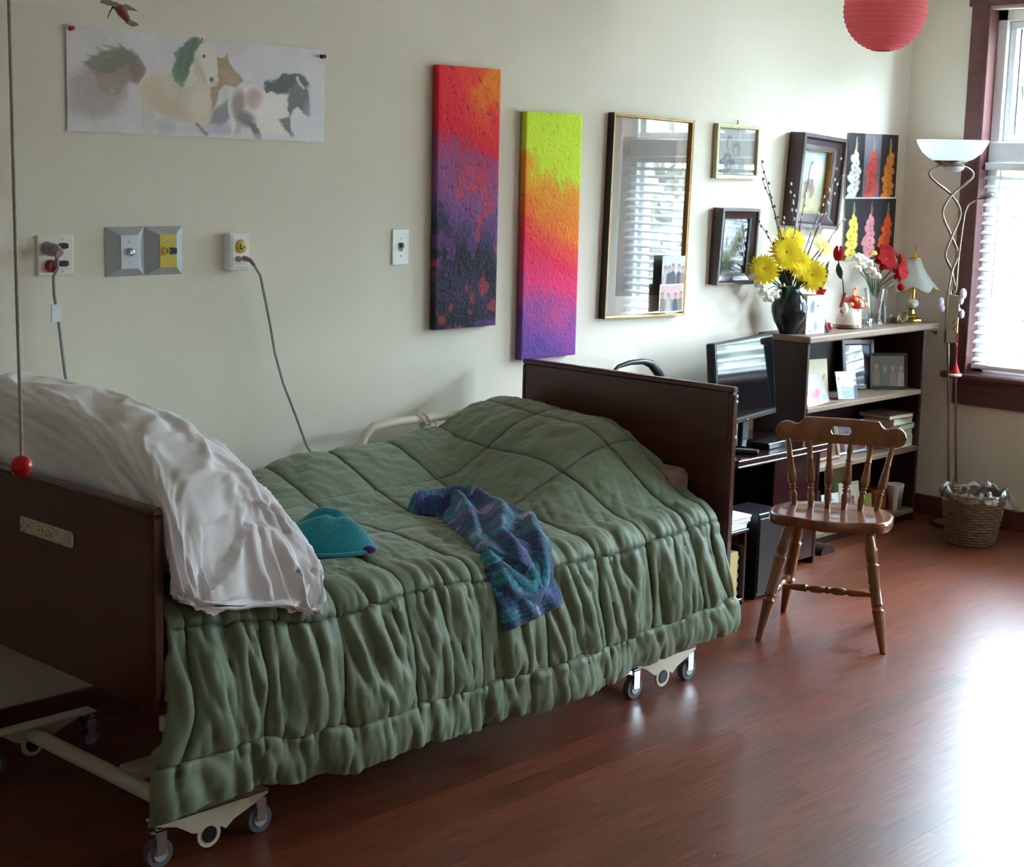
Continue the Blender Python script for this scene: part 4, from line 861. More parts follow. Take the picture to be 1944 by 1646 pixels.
obj('hanging_wire', MB().tube([(0, 0, .144), (0, 0, .489)], .002, 6).tube([(-.03, 0, .144), (0, 0, .15), (.03, 0, .144)], .0015, 6), 'frame_black', LA, True)
BI = thing('hummingbird_ornament', 'small brown hummingbird ornament hanging above the horse poster', 'ornament', (2.455, -.275, 2.062)); 
obj('body', MB().tube([(-.012, 0, .014), (0, 0, .009), (.012, 0, -.002), (.026, 0, -.018), (.034, 0, -.026)], [.006, .012, .014, .009, .004], 12).ball((-.010, 0, .014), .0095, 12, 8), 'bird_brown', BI, True)
obj('beak', MB().tube([(-.016, 0, .012), (-.026, 0, -.002), (-.036, 0, -.022)], [.0022, .0016, .0008], 6), 'frame_black', BI, True)
obj('wing', MB().prism([(-.002, .014), (-.03, .026), (-.058, .024), (-.063, .018), (-.04, .012), (-.01, .010)], -.008, -.010), 'bird_grey', BI); obj('wing', MB().prism([(.002, .014), (.03, .022), (.055, .012), (.066, .006), (.045, .006), (.012, .006)], .008, .010), 'bird_grey', BI)
obj('tail', MB().prism([(.028, -.018), (.052, -.026), (.060, -.032), (.044, -.036), (.024, -.028)], -.006, .006), 'bird_grey', BI); obj('thread', MB().tube([(0, 0, .02), (0, 0, .687)], .0005, 5), 'cord_grey', BI)

# ================================================================== bookcase
BX0, BX1, BY = 5.90, 6.925, -.272
BK = thing('bookcase', 'dark wooden bookcase with worn tan shelf boards in the corner', 'bookcase', (5.9, -.005, 0))
def bk(name, a, b, m, bev=.003, **k): return obj(name, MB().box((a[0] - 5.9, a[1] + .005, a[2]), (b[0] - 5.9, b[1] + .005, b[2]), bev), m, BK, **k)
bk('side_panel', (BX0, BY + .004, .0), (BX0 + .02, -.005, .935), 'bookcase_dark'); bk('side_panel', (BX1 - .02, BY + .004, .0), (BX1, -.005, .935), 'bookcase_dark'); bk('back_panel', (BX0 + .02, -.012, .03), (BX1 - .02, -.005, .935), 'bookcase_dark', 0)
bk('top_board', (BX0 - .004, BY - .008, .935), (7.03, -.004, .965), 'shelf_board', .006)
SH = [(.626, .648), (.348, .370), (.040, .062)]
for z0, z1 in SH: bk('shelf', (BX0 + .02, BY, z0), (BX1 - .02, -.012, z1), 'shelf_board', .002)
bk('plinth', (BX0 + .02, BY + .02, .0), (BX1 - .02, BY + .035, .040), 'bookcase_dark', 0)
ft = MB().prism([(5.99 + .055 * math.cos(math.radians(a)) - 5.9, .042 * math.sin(math.radians(a))) for a in range(0, 181, 15)], BY - .10 + .005, BY + .06); obj('foot', ft, 'bookcase_dark', BK, True)
obj('side_knob', MB().ball((7.0 - 5.9, BY + .0, .918), .010, 10, 8).tube([(1.06, BY, .925), (1.10, BY, .918)], .004, 6), 'black_plastic', BK, True)

ZT_ = .965
# --- dark vase with yellow flowers
VA = thing('flower_vase', 'round black glazed vase on the left end of the bookcase', 'vase', (5.957, -.125, ZT_))
obj('body', MB().lathe([(r_ * .9, z_) for r_, z_ in [(.044, 0), (.046, .006), (.050, .014), (.075, .055), (.088, .095), (.090, .120), (.080, .152), (.058, .178), (.044, .190), (.043, .198), (.050, .206), (.046, .206), (.038, .196), (.038, .16)]], 40, cap1=False), 'vase_glaze', VA, True)
def rotto(d):
    d = Vector(d).normalized(); return Vector((0, 0, 1)).rotation_difference(d).to_matrix().to_4x4()
def bloom(x, y, z, d, r, pm_, label, stem0, name='yellow_flower', layers=3, n=27, group=None, pw=.14):
    T = thing(name, label, 'flower', (x, y, z), group=group); R = rotto(d); m = MB()
    for L in range(layers):
        for j in range(n):
            a = 2 * math.pi * (j + L * .37) / n + random.uniform(-.06, .06); l = r * (1 - .15 * L) * random.uniform(.9, 1.06); wd_ = r * pw; lift = .012 + .010 * L; cup = .15 + .16 * L
            c, s = math.cos(a), math.sin(a); q = []
            for t, ww in ((.12, .5), (.5, 1.0), (.82, .95), (1.0, .25)):
                rad = l * t; zz = lift + cup * r * .35 * t * (1.0 - .6 * t)
                q.append((c * rad - s * wd_ * ww * .5, s * rad + c * wd_ * ww * .5, zz)); q.append((c * rad + s * wd_ * ww * .5, s * rad - c * wd_ * ww * .5, zz))
            m.add(q, [(0, 1, 3, 2), (2, 3, 5, 4), (4, 5, 7, 6)])
    obj('petals', m.xf(R), pm_, T, fixn=False)
    obj('centre', MB().ball((0, 0, .018), r * .30, 14, 8, (1, 1, .45)).xf(R), 'flower_centre', T, True)
    b = Vector(stem0) - Vector((x, y, z)); a_ = R @ Vector((0, 0, .01)); mid = (a_ + b) * .5 - Vector(d).normalized() * .04
    obj('stem', MB().tube([a_, a_ * .6 + mid * .4, mid, b], .003, 6), 'leaf_green', T, True)
st0 = (5.957, -.125, 1.155); vd = Vector((-.70, -.70, .25))
bloom(5.745, -.125, 1.250, (-.75, -.6, .30), .073, 'petal_yellow', 'deep yellow flower at the left of the bouquet, next to the woodland photo', st0)
bloom(5.862, -.150, 1.318, (-.65, -.7, .35), .080, 'petal_yellow', 'large yellow flower in the middle of the bouquet', st0)
bloom(5.935, -.125, 1.365, (-.4, -.65, .65), .074, 'petal_yellow', 'yellow flower at the top of the bouquet, facing up', st0)
bloom(5.972, -.145, 1.272, (-.55, -.75, .4), .070, 'petal_yellow', 'yellow flower half hidden behind the lowest yellow flower', st0)
bloom(6.022, -.185, 1.222, (-.7, -.7, .15), .078, 'petal_yellow', 'lowest yellow flower, hanging over the front of the black vase', st0)
bloom(6.142, -.150, 1.338, (.0, -.75, .6), .066, 'petal_lemon', 'pale lemon flower on the right, turned side-on', st0, layers=2, n=18)
# pussy willow stems
tips = [(5.690, 1.712), (5.665, 1.640), (5.725, 1.46), (5.874, 1.475), (5.905, 1.57), (5.955, 1.62), (6.075, 1.715), (6.180, 1.60), (6.345, 1.735), (6.36, 1.46), (6.29, 1.66)]
for i, (tx, tz) in enumerate(tips):
    ty = -.12 - .03 * math.sin(i * 2.1); b = Vector((5.957 + .012 * math.sin(i), -.125 + .012 * math.cos(i), 1.12)); e = Vector((tx, ty, tz)); md = (b + e) * .5 + Vector((.03 * math.sin(i * 1.7), -.02, .06))
    pts = [b * (1 - t) ** 2 + md * 2 * t * (1 - t) + e * t * t for t in np.linspace(0, 1, 12)]
    T = thing('willow_stem', ['tallest left pussy willow twig, ending beside the couple photo', 'left pussy willow twig leaning just under the couple photo', 'short pussy willow twig at the far left of the bouquet', 'pussy willow twig in front of the left edge of the brown frame', 'pussy willow twig rising in front of the brown frame side', 'upright pussy willow twig crossing the painting left of its cattle', 'tall pussy willow twig crossing the middle of the pasture painting', 'pussy willow twig slanting across the lower right of the painting', 'longest right pussy willow twig, tip beside the white gladiolus', 'low pussy willow twig pointing right below the brown frame', 'pussy willow twig along the right side of the brown frame'][i], 'twig', tuple(b), group='pussy willow twigs in the black vase')
    obj('twig', MB().tube([p - b for p in pts], [.0030 - .0018 * t for t in np.linspace(0, 1, 12)], 6), 'twig', T, True); m = MB()
    for k_ in range(5, 12):
        p = pts[k_] - b; s = 1 if k_ % 2 else -1; dq = (pts[k_] - pts[k_ - 1]).normalized(); off = Vector((s * .007, -.004, 0)); q0 = len(m.v); m.ball((0, 0, 0), .0052, 8, 6, (.85, .85, 1.5)); m.xf(Matrix.Translation(p + off) @ rotto(dq), q0)
    obj('catkins', m, 'catkin' if i > 2 else 'twig', T, True)
def leaf(par, a, b, wd_, m_='leaf_green', sag=.02):
    a = Vector(a); b = Vector(b); d = b - a; s = d.cross(Vector((0, 0, 1))).normalized(); rows = []
    for t, ww in ((0, .1), (.25, .8), (.5, 1), (.75, .7), (1, .05)):
        c = a + d * t + Vector((0, 0, sag * math.sin(math.pi * t))); rows.append([tuple(c - s * wd_ * ww), tuple(c + Vector((0, 0, -wd_ * .25 * ww))), tuple(c + s * wd_ * ww)])
    obj('leaf', MB().grid(rows), m_, par, True, fixn=False, ang=None)
VL = Vector((5.957, -.125, 0))
for a, b, ww, mm_ in (((-.02, -.01, .20), (-.12, -.07, .20), .020, 'leaf_dark'), ((-.01, -.02, .20), (-.10, -.05, .16), .016, 'leaf_green'), ((.03, 0, .20), (.115, -.05, .27), .026, 'leaf_dark'), ((.0, .01, .20), (.02, .02, .30), .026, 'leaf_green'), ((-.01, .01, .20), (-.04, .0, .28), .024, 'leaf_dark'), ((0, -.03, .20), (-.03, -.10, .23), .022, 'leaf_dark'), ((-.03, .02, .21), (-.15, -.02, .30), .02, 'leaf_dark')): leaf(VA, a, b, ww, mm_)
obj('red_bauble', MB().ball((.036, -.062, .228), .013, 14, 10), 'red_glass', VA, True)
def puffs(name, label, base, pts, r, m_, cat='flower', stems=True, group=None, lob=7):
    T = thing(name, label, cat, base, group=group); b = Vector(base); mm2 = MB()
    for i, p in enumerate(pts):
        q = Vector(p) - b
        for j in range(lob):
            a = 2 * math.pi * j / lob; mm2.ball((q.x + r * .55 * math.cos(a), q.y + r * .55 * math.sin(a), q.z + r * .25 * math.sin(2 * a)), r * .55, 8, 6, (1, 1, .8))
        mm2.ball(tuple(q), r * .6, 8, 6)
    obj('petals', mm2, m_, T, True)
    if stems:
        s = MB()
        for p in pts: q = Vector(p) - b; s.tube([(0, 0, 0), q * .5 + Vector((0, 0, .02)), q], .002, 5)
        obj('stems', s, 'leaf_green', T, True)
puffs('white_sprig', 'sprig of white blossoms drooping left of the black vase', (5.93, -.10, 1.16), [(5.705, -.10, 1.225), (5.722, -.10, 1.262), (5.742, -.11, 1.190), (5.775, -.11, 1.155), (5.812, -.11, 1.125), (5.84, -.12, 1.14), (5.79, -.1, 1.19)], .024, 'petal_white')
# --- greeting card with a dog, folded and standing
dg = Paint((0, 80, 0, 150), 60, 110, (236, 238, 240)); dg.blob(34, 30, 20, 24, (206, 204, 210), 0, .4); dg.blob(24, 44, 11, 26, (128, 124, 136), .1, .4); dg.blob(52, 40, 18, 20, (244, 244, 246), 0, .4); dg.blob(58, 52, 12, 9, (236, 170, 150), 0, .6, .8); dg.blob(48, 40, 4, 4, (60, 58, 70), 0, .5); dg.poly([(14, 146), (18, 90), (34, 70), (56, 72), (66, 96), (70, 146)], (240, 242, 246), 4); dg.blob(40, 122, 10, 22, (150, 146, 156), 0, .6, .9); dg.blob(18, 140, 8, 8, (140, 140, 148), 0, .6, .8)
DC = thing('dog_card', 'white greeting card with a puppy picture beside the black vase', 'card', (6.045, -.205, ZT_), (0, 0, math.radians(-10))); dg.put('print', .118, .168, 'vcol_satin', DC, y=-.002, cz=.085); obj('front_leaf', MB().box((-.060, -.0015, 0), (.060, 0, .170)), 'paper_white', DC); obj('back_leaf', MB().box((0, -.001, 0), (.120, .0005, .170)).xf(Matrix.Translation((.060, 0, 0)) @ Matrix.Rotation(math.radians(118), 4, 'Z')), 'paper_white', DC)
# --- second small card leaning, red bud vase, red ball
SC = thing('small_card', 'small purple-backed card leaning just right of the puppy card', 'card', (6.165, -.20, ZT_), (0, math.radians(-24), math.radians(-40))); obj('card', MB().box((-.002, -.022, 0), (.002, .022, .085)), 'book_purple', SC); obj('border', MB().box((-.003, -.025, 0), (-.002, -.021, .088)), 'paper_white', SC)
RV = thing('red_bud_vase', 'slim red glass bud vase behind the puppy card', 'vase', (6.245, -.095, ZT_)); obj('body', MB().lathe([(.026, 0), (.028, .01), (.020, .04), (.013, .08), (.013, .13), (.020, .165), (.030, .182), (.027, .182), (.016, .160)], 24, cap1=False), 'red_glass', RV, True)
for a, b, ww in (((0, 0, .17), (-.02, -.01, .29), .022), ((0, 0, .17), (.04, -.01, .27), .02), ((0, 0, .17), (.06, .0, .31), .010)): leaf(RV, a, b, ww, 'leaf_green')
obj('glass_bauble', MB().ball((0, 0, .019), .019, 16, 10), 'red_glass', None, True, label='small red glass ball behind the puppy card', cat='ball', loc=(6.215, -.168, ZT_))
# --- mushroom planter with tulip
MU = thing('mushroom_planter', 'ceramic animal planter with a red spotted mushroom cap and orange butterfly', 'planter', (6.385, -.160, ZT_))
obj('animal_body', MB().lathe([(.046, .012), (.054, .03), (.052, .06), (.040, .09), (.028, .115), (.024, .12)], 22).ball((-.038, .0, .085), .026, 14, 10, (.8, .9, 1.5)), 'ceramic_white', MU, True); obj('base', MB().lathe([(.048, 0), (.054, .006), (.050, .02), (.035, .024)], 20), 'ceramic_brown', MU, True)
obj('stalk', MB().lathe([(.026, 0), (.024, .05), (.022, .10)], 16, c=(.040, -.02, .004)), 'ceramic_white', MU, True)
cp = MB().lathe([(.050, 0), (.055, .006), (.052, .022), (.040, .042), (.022, .054), (0, .058)], 26, c=(.032, -.01, .095)); obj('cap', cp, 'red_glass', MU, True)
for a, h in ((200, .018), (250, .022), (300, .016), (225, .040), (280, .042), (340, .02)):
    rr = .053 * (1 - (h / .058) ** 2.2) ** .5; obj('cap_spot', MB().ball((.032 + rr * math.cos(math.radians(a)), -.01 + rr * math.sin(math.radians(a)), .095 + h), .010, 10, 6, (1, 1, 1.1)), 'spot_yellow', MU, True)
obj('butterfly', MB().prism([(.0, .150), (-.018, .160), (-.016, .185), (0, .178), (.016, .188), (.020, .162)], -.03, -.034).ball((0, -.032, .185), .006, 8, 6), 'orange_paint', MU); obj('ear', MB().prism([(-.06, .10), (-.035, .165), (-.020, .11)], -.004, .01), 'red_dark', MU); obj('tail', MB().tube([(-.045, 0, .075), (-.068, -.01, .078), (-.078, -.012, .090)], .005, 8), 'ceramic_brown', MU, True)
TU = thing('red_tulip', 'single red artificial tulip standing in the mushroom planter', 'flower', (6.36, -.16, ZT_ + .10)); m = MB()
for j in range(6):
    a = j * math.pi / 3; rows = []
    for t in (0, .3, .6, .85, 1): rr = .026 * math.sin(math.pi * min(1, .18 + .55 * t)) * (1 if t < .9 else .8); ww = .55 * (1 - .75 * max(0, t - .5) * 2 * .6); rows.append([(rr * math.cos(a + q * ww), rr * math.sin(a + q * ww), .066 * t) for q in (-1, 0, 1)])
    m.grid(rows)
obj('petals', m.xf(Matrix.Translation((-.092, -.005, .215))), 'petal_red', TU, True, fixn=False); obj('stem', MB().tube([(0, 0, 0), (-.035, 0, .12), (-.092, -.005, .218)], .003, 6), 'leaf_dark', TU, True); leaf(TU, (-.055, 0, .13), (-.115, -.02, .205), .016, 'leaf_dark', .0); leaf(TU, (-.05, 0, .10), (-.035, -.03, .215), .006, 'petal_white', 0)
# --- crystal vase with red and white flowers
CV = thing('crystal_vase', 'cut crystal vase holding red and white flowers', 'vase', (6.675, -.130, ZT_)); obj('body', MB().lathe([(.032, 0), (.034, .008), (.030, .02), (.040, .09), (.054, .170), (.050, .170), (.036, .09), (.026, .024), (0, .022)], 24, wob=lambda a, t: 1 + .05 * math.cos(12 * a)), 'crystal', CV, True)
def spiky(name, label, x, y, z, r, d): bloom(x, y, z, d, r, 'petal_red', label, (6.675, -.13, 1.09), name, 3, 7, pw=.46)
spiky('red_flower', 'upper left red flower in the crystal vase', 6.692, -.150, 1.262, .062, (-.5, -.7, .5)); spiky('red_flower', 'rightmost red flower in the crystal vase, near the brass lamp', 6.812, -.150, 1.252, .058, (.3, -.8, .4)); spiky('red_flower', 'lower red flower in front of the crystal vase bouquet', 6.765, -.185, 1.212, .052, (-.2, -.9, .1)); spiky('red_flower', 'red flower at the back of the crystal vase bouquet', 6.742, -.120, 1.295, .052, (-.4, -.5, .75))
obj('red_bud', MB().ball((6.762 - 6.745, -.21 + .205, 1.143 - 1.142), .019, 12, 8), 'petal_red', None, True, label='small red bud drooping over the crystal vase rim', cat='flower', loc=(6.745, -.205, 1.142))
puffs('white_bouquet', 'drooping white blossoms left of the red flowers', (6.665, -.12, 1.10), [(6.47, -.13, 1.285), (6.505, -.13, 1.29), (6.54, -.13, 1.275), (6.575, -.135, 1.26), (6.60, -.14, 1.225), (6.625, -.15, 1.20), (6.52, -.13, 1.25), (6.50, -.12, 1.235)], .026, 'petal_white')
puffs('yellow_bud', 'tiny yellow blossom between white and red flowers', (6.665, -.13, 1.10), [(6.612, -.14, 1.305)], .016, 'petal_lemon')
# --- small glass things
GB = thing('glass_votive', 'clear square glass candle holder', 'candle holder', (6.487, -.195, ZT_), (0, 0, .4)); obj('cup', MB().lathe([(.028, 0), (.031, .006), (.031, .045), (.026, .045), (.025, .012), (0, .012)], 8), 'crystal', GB, False)
obj('glass_bottle', MB().lathe([(.020, 0), (.021, .008), (.021, .07), (.014, .085), (.012, .10), (.015, .104), (.010, .104)], 18), 'crystal_blue', None, True, label='pale blue glass bottle beside the crystal vase', cat='bottle', loc=(6.765, -.115, ZT_))
RC = thing('red_candle', 'short red candle in glass left of the crystal ball', 'candle', (6.800, -.165, ZT_)); obj('wax', MB().lathe([(.018, .004), (.019, .03), (.012, .033), (0, .030)], 16), 'red_glass', RC, True); obj('cup', MB().lathe([(.021, 0), (.023, .04), (.0215, .04), (.020, .003)], 16), 'crystal', RC, True)
obj('crystal_ball', MB().ball((0, 0, .026), .026, 20, 14, (.85, .85, 1)), 'crystal', None, True, label='clear glass egg left of the brass lamp', cat='ornament', loc=(6.868, -.175, ZT_))
# --- brass table lamp
TL = thing('table_lamp', 'small brass lamp with a scalloped glass shade at the bookcase corner', 'lamp', (6.955, -.165, ZT_))
obj('base', MB().lathe([(.052, 0), (.054, .006), (.054, .014), (.046, .018), (.036, .022), (.030, .030), (.018, .040), (.012, .058), (.020, .064)], 8), 'brass', TL, False); obj('globe', MB().ball((0, 0, .088), .030, 22, 12, (1.05, 1.05, .82)), 'ceramic_white', TL, True)
obj('stem', MB().lathe([(.016, .108), (.013, .114), (.013, .165), (.016, .168), (.004, .18), (.004, .30)], 16), 'brass', TL, True)
sh = MB(); A = []
for i in range(16):
    t = i / 15; r = .026 + .092 * t ** 1.5; z = .305 - .145 * t; A.append([(r * (1 + .10 * t * math.cos(6 * a)) * math.cos(a), r * (1 + .10 * t * math.cos(6 * a)) * math.sin(a), z - .012 * t ** 3 * math.cos(6 * a)) for a in [2 * math.pi * j / 72 for j in range(73)]])
sh.grid(A); so = obj('shade', sh, 'frosted_thin', TL, True, fixn=False, ang=None); so.modifiers.new('t', 'SOLIDIFY').thickness = .003
obj('shade_rim', MB().tube(A[-1][:-1], .0022, 6, closed=True), 'brass', so, True); obj('shade_top', MB().lathe([(.028, .300), (.028, .308), (.010, .312), (.006, .325)], 18), 'brass', TL, True); obj('finial', MB().lathe([(.003, .322), (.008, .33), (.004, .338), (.006, .345), (0, .352)], 12).tube([(.010 * math.cos(a), 0, .362 + .010 * math.sin(a)) for a in [2 * math.pi * j / 14 for j in range(14)]], .0016, 5, closed=True), 'brass', TL, True)
ribs = MB()
for j in range(6):
    a = 2 * math.pi * j / 6 + math.pi / 6; ribs.tube([((.027 + .092 * t ** 1.7) * (1 + .07 * t * math.cos(6 * a)) * math.cos(a), (.027 + .092 * t ** 1.7) * (1 + .07 * t * math.cos(6 * a)) * math.sin(a), .306 - .145 * t - .012 * t ** 3 * math.cos(6 * a)) for t in np.linspace(0, 1, 10)], .0013, 5)
obj('shade_ribs', ribs, 'brass', so, True)

# --- upper shelf (z .648)
def standing(name, label, cat, x, y, z, w, h, paint, lean=12, yaw=0, m='vcol_gloss', frame=None, th=.003, roll=0, bow=0.0):
    T = thing(name, label, cat, (x, y, z), (math.radians(-lean), math.radians(roll), math.radians(yaw))); off = h / 2
    if frame:
        t, fm = frame; fo = obj('frame', frame_bars(w, h, t, .014).xf(Matrix.Translation((0, 0, off))), fm, T); paint.put('print', w - 2 * t + .003, h - 2 * t + .003, 'vcol_satin', T, y=-.005, cz=off); obj('glass', MB().box((-w / 2 + t, -.0085, t), (w / 2 - t, -.0075, h - t)), 'picture_glass', T); obj('backing', MB().box((-w / 2 + .004, -.003, .004), (w / 2 - .004, 0, h - .004)), 'frame_black', T)
        ln = math.radians(lean); obj('strut', MB().box((-.02, 0, .0), (.02, .003, h * .62)).xf(Matrix.Translation((0, 0, h * .60)) @ Matrix.Rotation(math.radians(lean + 14), 4, 'X') @ Matrix.Translation((0, 0, -h * .60))), 'frame_black', T)
    else: paint.put('print', w, h, m, T, y=-.0015, cz=off, bow=bow); obj('card', MB().grid([[((u - .5) * w, .0012 + bow * (2 * u - 1) ** 2, z_) for u in np.linspace(0, 1, 9)] for z_ in (0, h)]), 'paper_white', T, True, fixn=False)
    return T
Z2 = .649
pt = Paint((0, 100, 0, 130), 60, 80, (176, 190, 202)); pt.blob(58, 62, 26, 36, (150, 124, 118), 0, .5); pt.blob(58, 40, 26, 22, (112, 100, 104), 0, .6); pt.poly([(20, 130), (30, 100), (60, 88), (90, 104), (98, 130)], (96, 110, 126), 6); pt.grain(8, 10)
standing('portrait_frame', 'large dark-framed portrait photo on the top shelf of the bookcase', 'photo frame', 6.635, -.085, Z2, .245, .238, pt, 9, -6, frame=(.026, 'frame_dark'), roll=3)
fm_ = snapshot(41, (60, 54, 62), (46, 44, 58), 4, .9); standing('family_frame', 'dark family photo frame at the right end of the top shelf', 'photo frame', 6.775, -.165, Z2, .185, .172, fm_, 10, -40, frame=(.012, 'frame_black'))
pk = Paint((0, 100, 0, 120), 60, 72, (204, 200, 208)); pk.blob(48, 72, 30, 26, (214, 120, 140), 0, .5); pk.blob(46, 30, 12, 16, (150, 156, 166), 0, .7, .9); pk.blob(50, 52, 16, 14, (206, 206, 210), 0, .7, .8); pk.blob(60, 104, 8, 12, (196, 150, 150), 0, .6); pk.blob(82, 96, 8, 14, (176, 190, 180), 0, .6)
standing('bird_card', 'curled white card with a pink bird leaning out over the shelf edge', 'card', 6.035, -.245, Z2, .145, .140, pk, 24, -8, bow=-.012, roll=-6)
lf = Paint((0, 100, 0, 120), 50, 60, (214, 206, 178)); lf.line([(70, 118), (74, 60), (84, 50)], 4, (170, 130, 60), 3, .8); lf.line([(30, 56), (60, 50)], 2, (150, 150, 130), 2, .7); lf.grain(8, 8)
standing('cream_card', 'tall cream greeting card behind the pink bird card', 'card', 6.185, -.150, Z2, .135, .185, lf, 8, -14, m='vcol_matte')
b3 = snapshot(43, (206, 216, 210), (150, 160, 158), 2); standing('small_photo', 'small unframed outdoor photo leaning below the large portrait', 'photo', 6.325, -.225, Z2, .128, .128, b3, 16, -12, roll=2)
EF = thing('side_frame', 'wooden photo frame seen edge-on at the left end of the top shelf', 'photo frame', (5.975, -.15, Z2), (0, math.radians(-10), math.radians(-72))); obj('frame', frame_bars(.16, .21, .016, .014).xf(Matrix.Translation((0, 0, .105))), 'frame_oak', EF); obj('glass', MB().box((-.066, -.006, .016), (.066, -.005, .194)), 'black_gloss', EF)
# --- middle shelf (z .371)
Z3 = .371
standing('wide_frame', 'light wooden frame with a group photo on the middle shelf', 'photo frame', 6.215, -.185, Z3, .205, .178, snapshot(51, (70, 72, 96), (60, 60, 74), 4), 14, -4, frame=(.013, 'frame_oak'))
standing('silver_frame', 'pale framed group photo on the middle shelf behind the chair crest', 'photo frame', 6.475, -.165, Z3, .215, .150, snapshot(52, (150, 150, 160), (90, 92, 104), 4), 12, -4, frame=(.010, 'steel_grey'))
EF = thing('side_frame', 'thin wooden frame seen edge-on on the middle shelf', 'photo frame', (6.035, -.20, Z3), (0, math.radians(-8), math.radians(-70))); obj('frame', frame_bars(.11, .15, .012, .012).xf(Matrix.Translation((0, 0, .075))), 'frame_oak', EF); obj('glass', MB().box((-.045, -.006, .012), (.045, -.005, .138)), 'black_gloss', EF)
def book(x, y, z, w, d, h, m, label, yaw=0, group=None, cat='book', name='book'):
    T = thing(name, label, cat, (x, y, z), (0, 0, math.radians(yaw)), group); obj('cover', MB().box((-w / 2, -d / 2, 0), (w / 2, d / 2, .003)).box((-w / 2, -d / 2, h - .003), (w / 2, d / 2, h)).box((w / 2 - .003, -d / 2, 0), (w / 2, d / 2, h)), m, T); obj('pages', MB().box((-w / 2 + .004, -d / 2 + .004, .003), (w / 2 - .003, d / 2 - .004, h - .003)), 'book_cream', T); return T
book(6.80, -.165, Z3, .19, .17, .055, 'book_white', 'thick white book at the bottom of the stack on the middle shelf', 4, 'stacked books on the middle shelf'); book(6.795, -.165, Z3 + .055, .18, .16, .032, 'book_cream', 'cream book in the stack, under the green one', -3, 'stacked books on the middle shelf'); book(6.815, -.185, Z3 + .087, .18, .15, .028, 'book_green', 'green book in the stack on the middle shelf', 6, 'stacked books on the middle shelf'); book(6.79, -.165, Z3 + .115, .18, .17, .030, 'book_cream', 'pale book lying on the green one', 2, 'stacked books on the middle shelf'); book(6.775, -.165, Z3 + .145, .20, .18, .022, 'book_brown', 'brown book on top of the stack', -4, 'stacked books on the middle shelf')
# --- bottom shelf (z .063)
Z4 = .063
def upright(x, y, w, d, h, m, label, yaw=0, roll=0, cat='book', name='upright_book', g=None):
    T = thing(name, label, cat, (x, y, Z4), (0, math.radians(roll), math.radians(yaw)), g); obj('cover', MB().box((-w / 2, -d / 2, 0), (-w / 2 + .003, d / 2, h)).box((w / 2 - .003, -d / 2, 0), (w / 2, d / 2, h)).box((-w / 2, -d / 2, 0), (w / 2, -d / 2 + .003, h)), m, T); obj('pages', MB().box((-w / 2 + .003, -d / 2 + .003, .003), (w / 2 - .003, d / 2 - .004, h - .004)), 'book_cream', T)
upright(5.965, -.16, .028, .16, .22, 'book_brown', 'brown book standing at the left end of the bottom shelf'); upright(6.000, -.15, .03, .17, .20, 'book_purple', 'dark purple book standing second on the bottom shelf'); upright(6.040, -.15, .026, .16, .23, 'frame_dark', 'dark maroon book standing third on the bottom shelf'); upright(6.085, -.16, .034, .17, .19, 'bookcase_dark', 'dark brown book standing fourth on the bottom shelf')
book(6.06, -.19, Z4, .12, .14, .0, 'book_lime', 'x') if False else None
GRB = thing('lime_booklet', 'bright green booklet lying at the front of the bottom shelf', 'booklet', (6.02, -.235, Z4 + .001), (0, 0, .1)); obj('cover', MB().box((-.06, -.03, 0), (.06, .05, .010), .001), 'book_lime', GRB)
tx = Paint((0, 100, 0, 100), 50, 50, (232, 234, 236)); tx.line([(30, 24), (70, 20)], 2, (120, 124, 130), 2, .8); tx.line([(16, 40), (84, 36)], 1.6, (150, 154, 160), 2, .8); tx.poly([(60, 68), (98, 64), (98, 98), (60, 98)], (110, 80, 110), 4, .9)
standing('note_card', 'white printed note card on the bottom shelf behind the chair spindles', 'card', 6.265, -.215, Z4, .125, .145, tx, 10, -6, m='vcol_matte')
fg = Paint((0, 100, 0, 140), 60, 84, (216, 212, 184)); 
for q in ((30, 40), (52, 36), (44, 66), (66, 60)): fg.blob(q[0], q[1], 6, 8, (120, 60, 80), 0, .5); fg.poly([(q[0] - 8, q[1] + 44), (q[0] - 6, q[1] + 8), (q[0] + 6, q[1] + 8), (q[0] + 8, q[1] + 44)], (150, 96, 110), 4, .9)
fg.line([(14, 14), (90, 8)], 2, (150, 140, 130), 2, .7); standing('story_card', 'pale card with small figures on the bottom shelf behind the chair', 'card', 6.445, -.205, Z4, .145, .175, fg, 10, -8, m='vcol_matte')
am = Paint((0, 100, 0, 140), 40, 50, (176, 158, 92)); am.blob(70, 80, 30, 36, (110, 150, 90), 0, .8, .8); am.blob(30, 110, 26, 26, (170, 120, 80), 0, .8, .8); standing('folk_card', 'olive and green picture card at the back of the bottom shelf', 'card', 6.50, -.085, Z4, .165, .262, am, 5, -4, m='vcol_matte')
lm = Paint((0, 100, 0, 100), 30, 30, (150, 170, 90)); standing('green_card', 'small green card beside the orange pot on the bottom shelf', 'card', 6.575, -.215, Z4, .07, .105, lm, 8, -8, m='vcol_matte')
AP = thing('amber_pot', 'dark orange pot next to the mug on the bottom shelf', 'pot', (6.690, -.185, Z4)); obj('body', MB().lathe([(.035, 0), (.048, .02), (.052, .06), (.044, .10), (.040, .11), (.036, .11), (.04, .06), (0, .02)], 24), 'amber_pot', AP, True)
MG = thing('mug', 'tapered mug striped green and pink at the right end of the bottom shelf', 'mug', (6.800, -.225, Z4)); q = []; qc = []
mp_ = [(.030, 0), (.033, .006), (.036, .05), (.043, .122), (.044, .126), (.041, .126), (.034, .06), (.030, .008)]
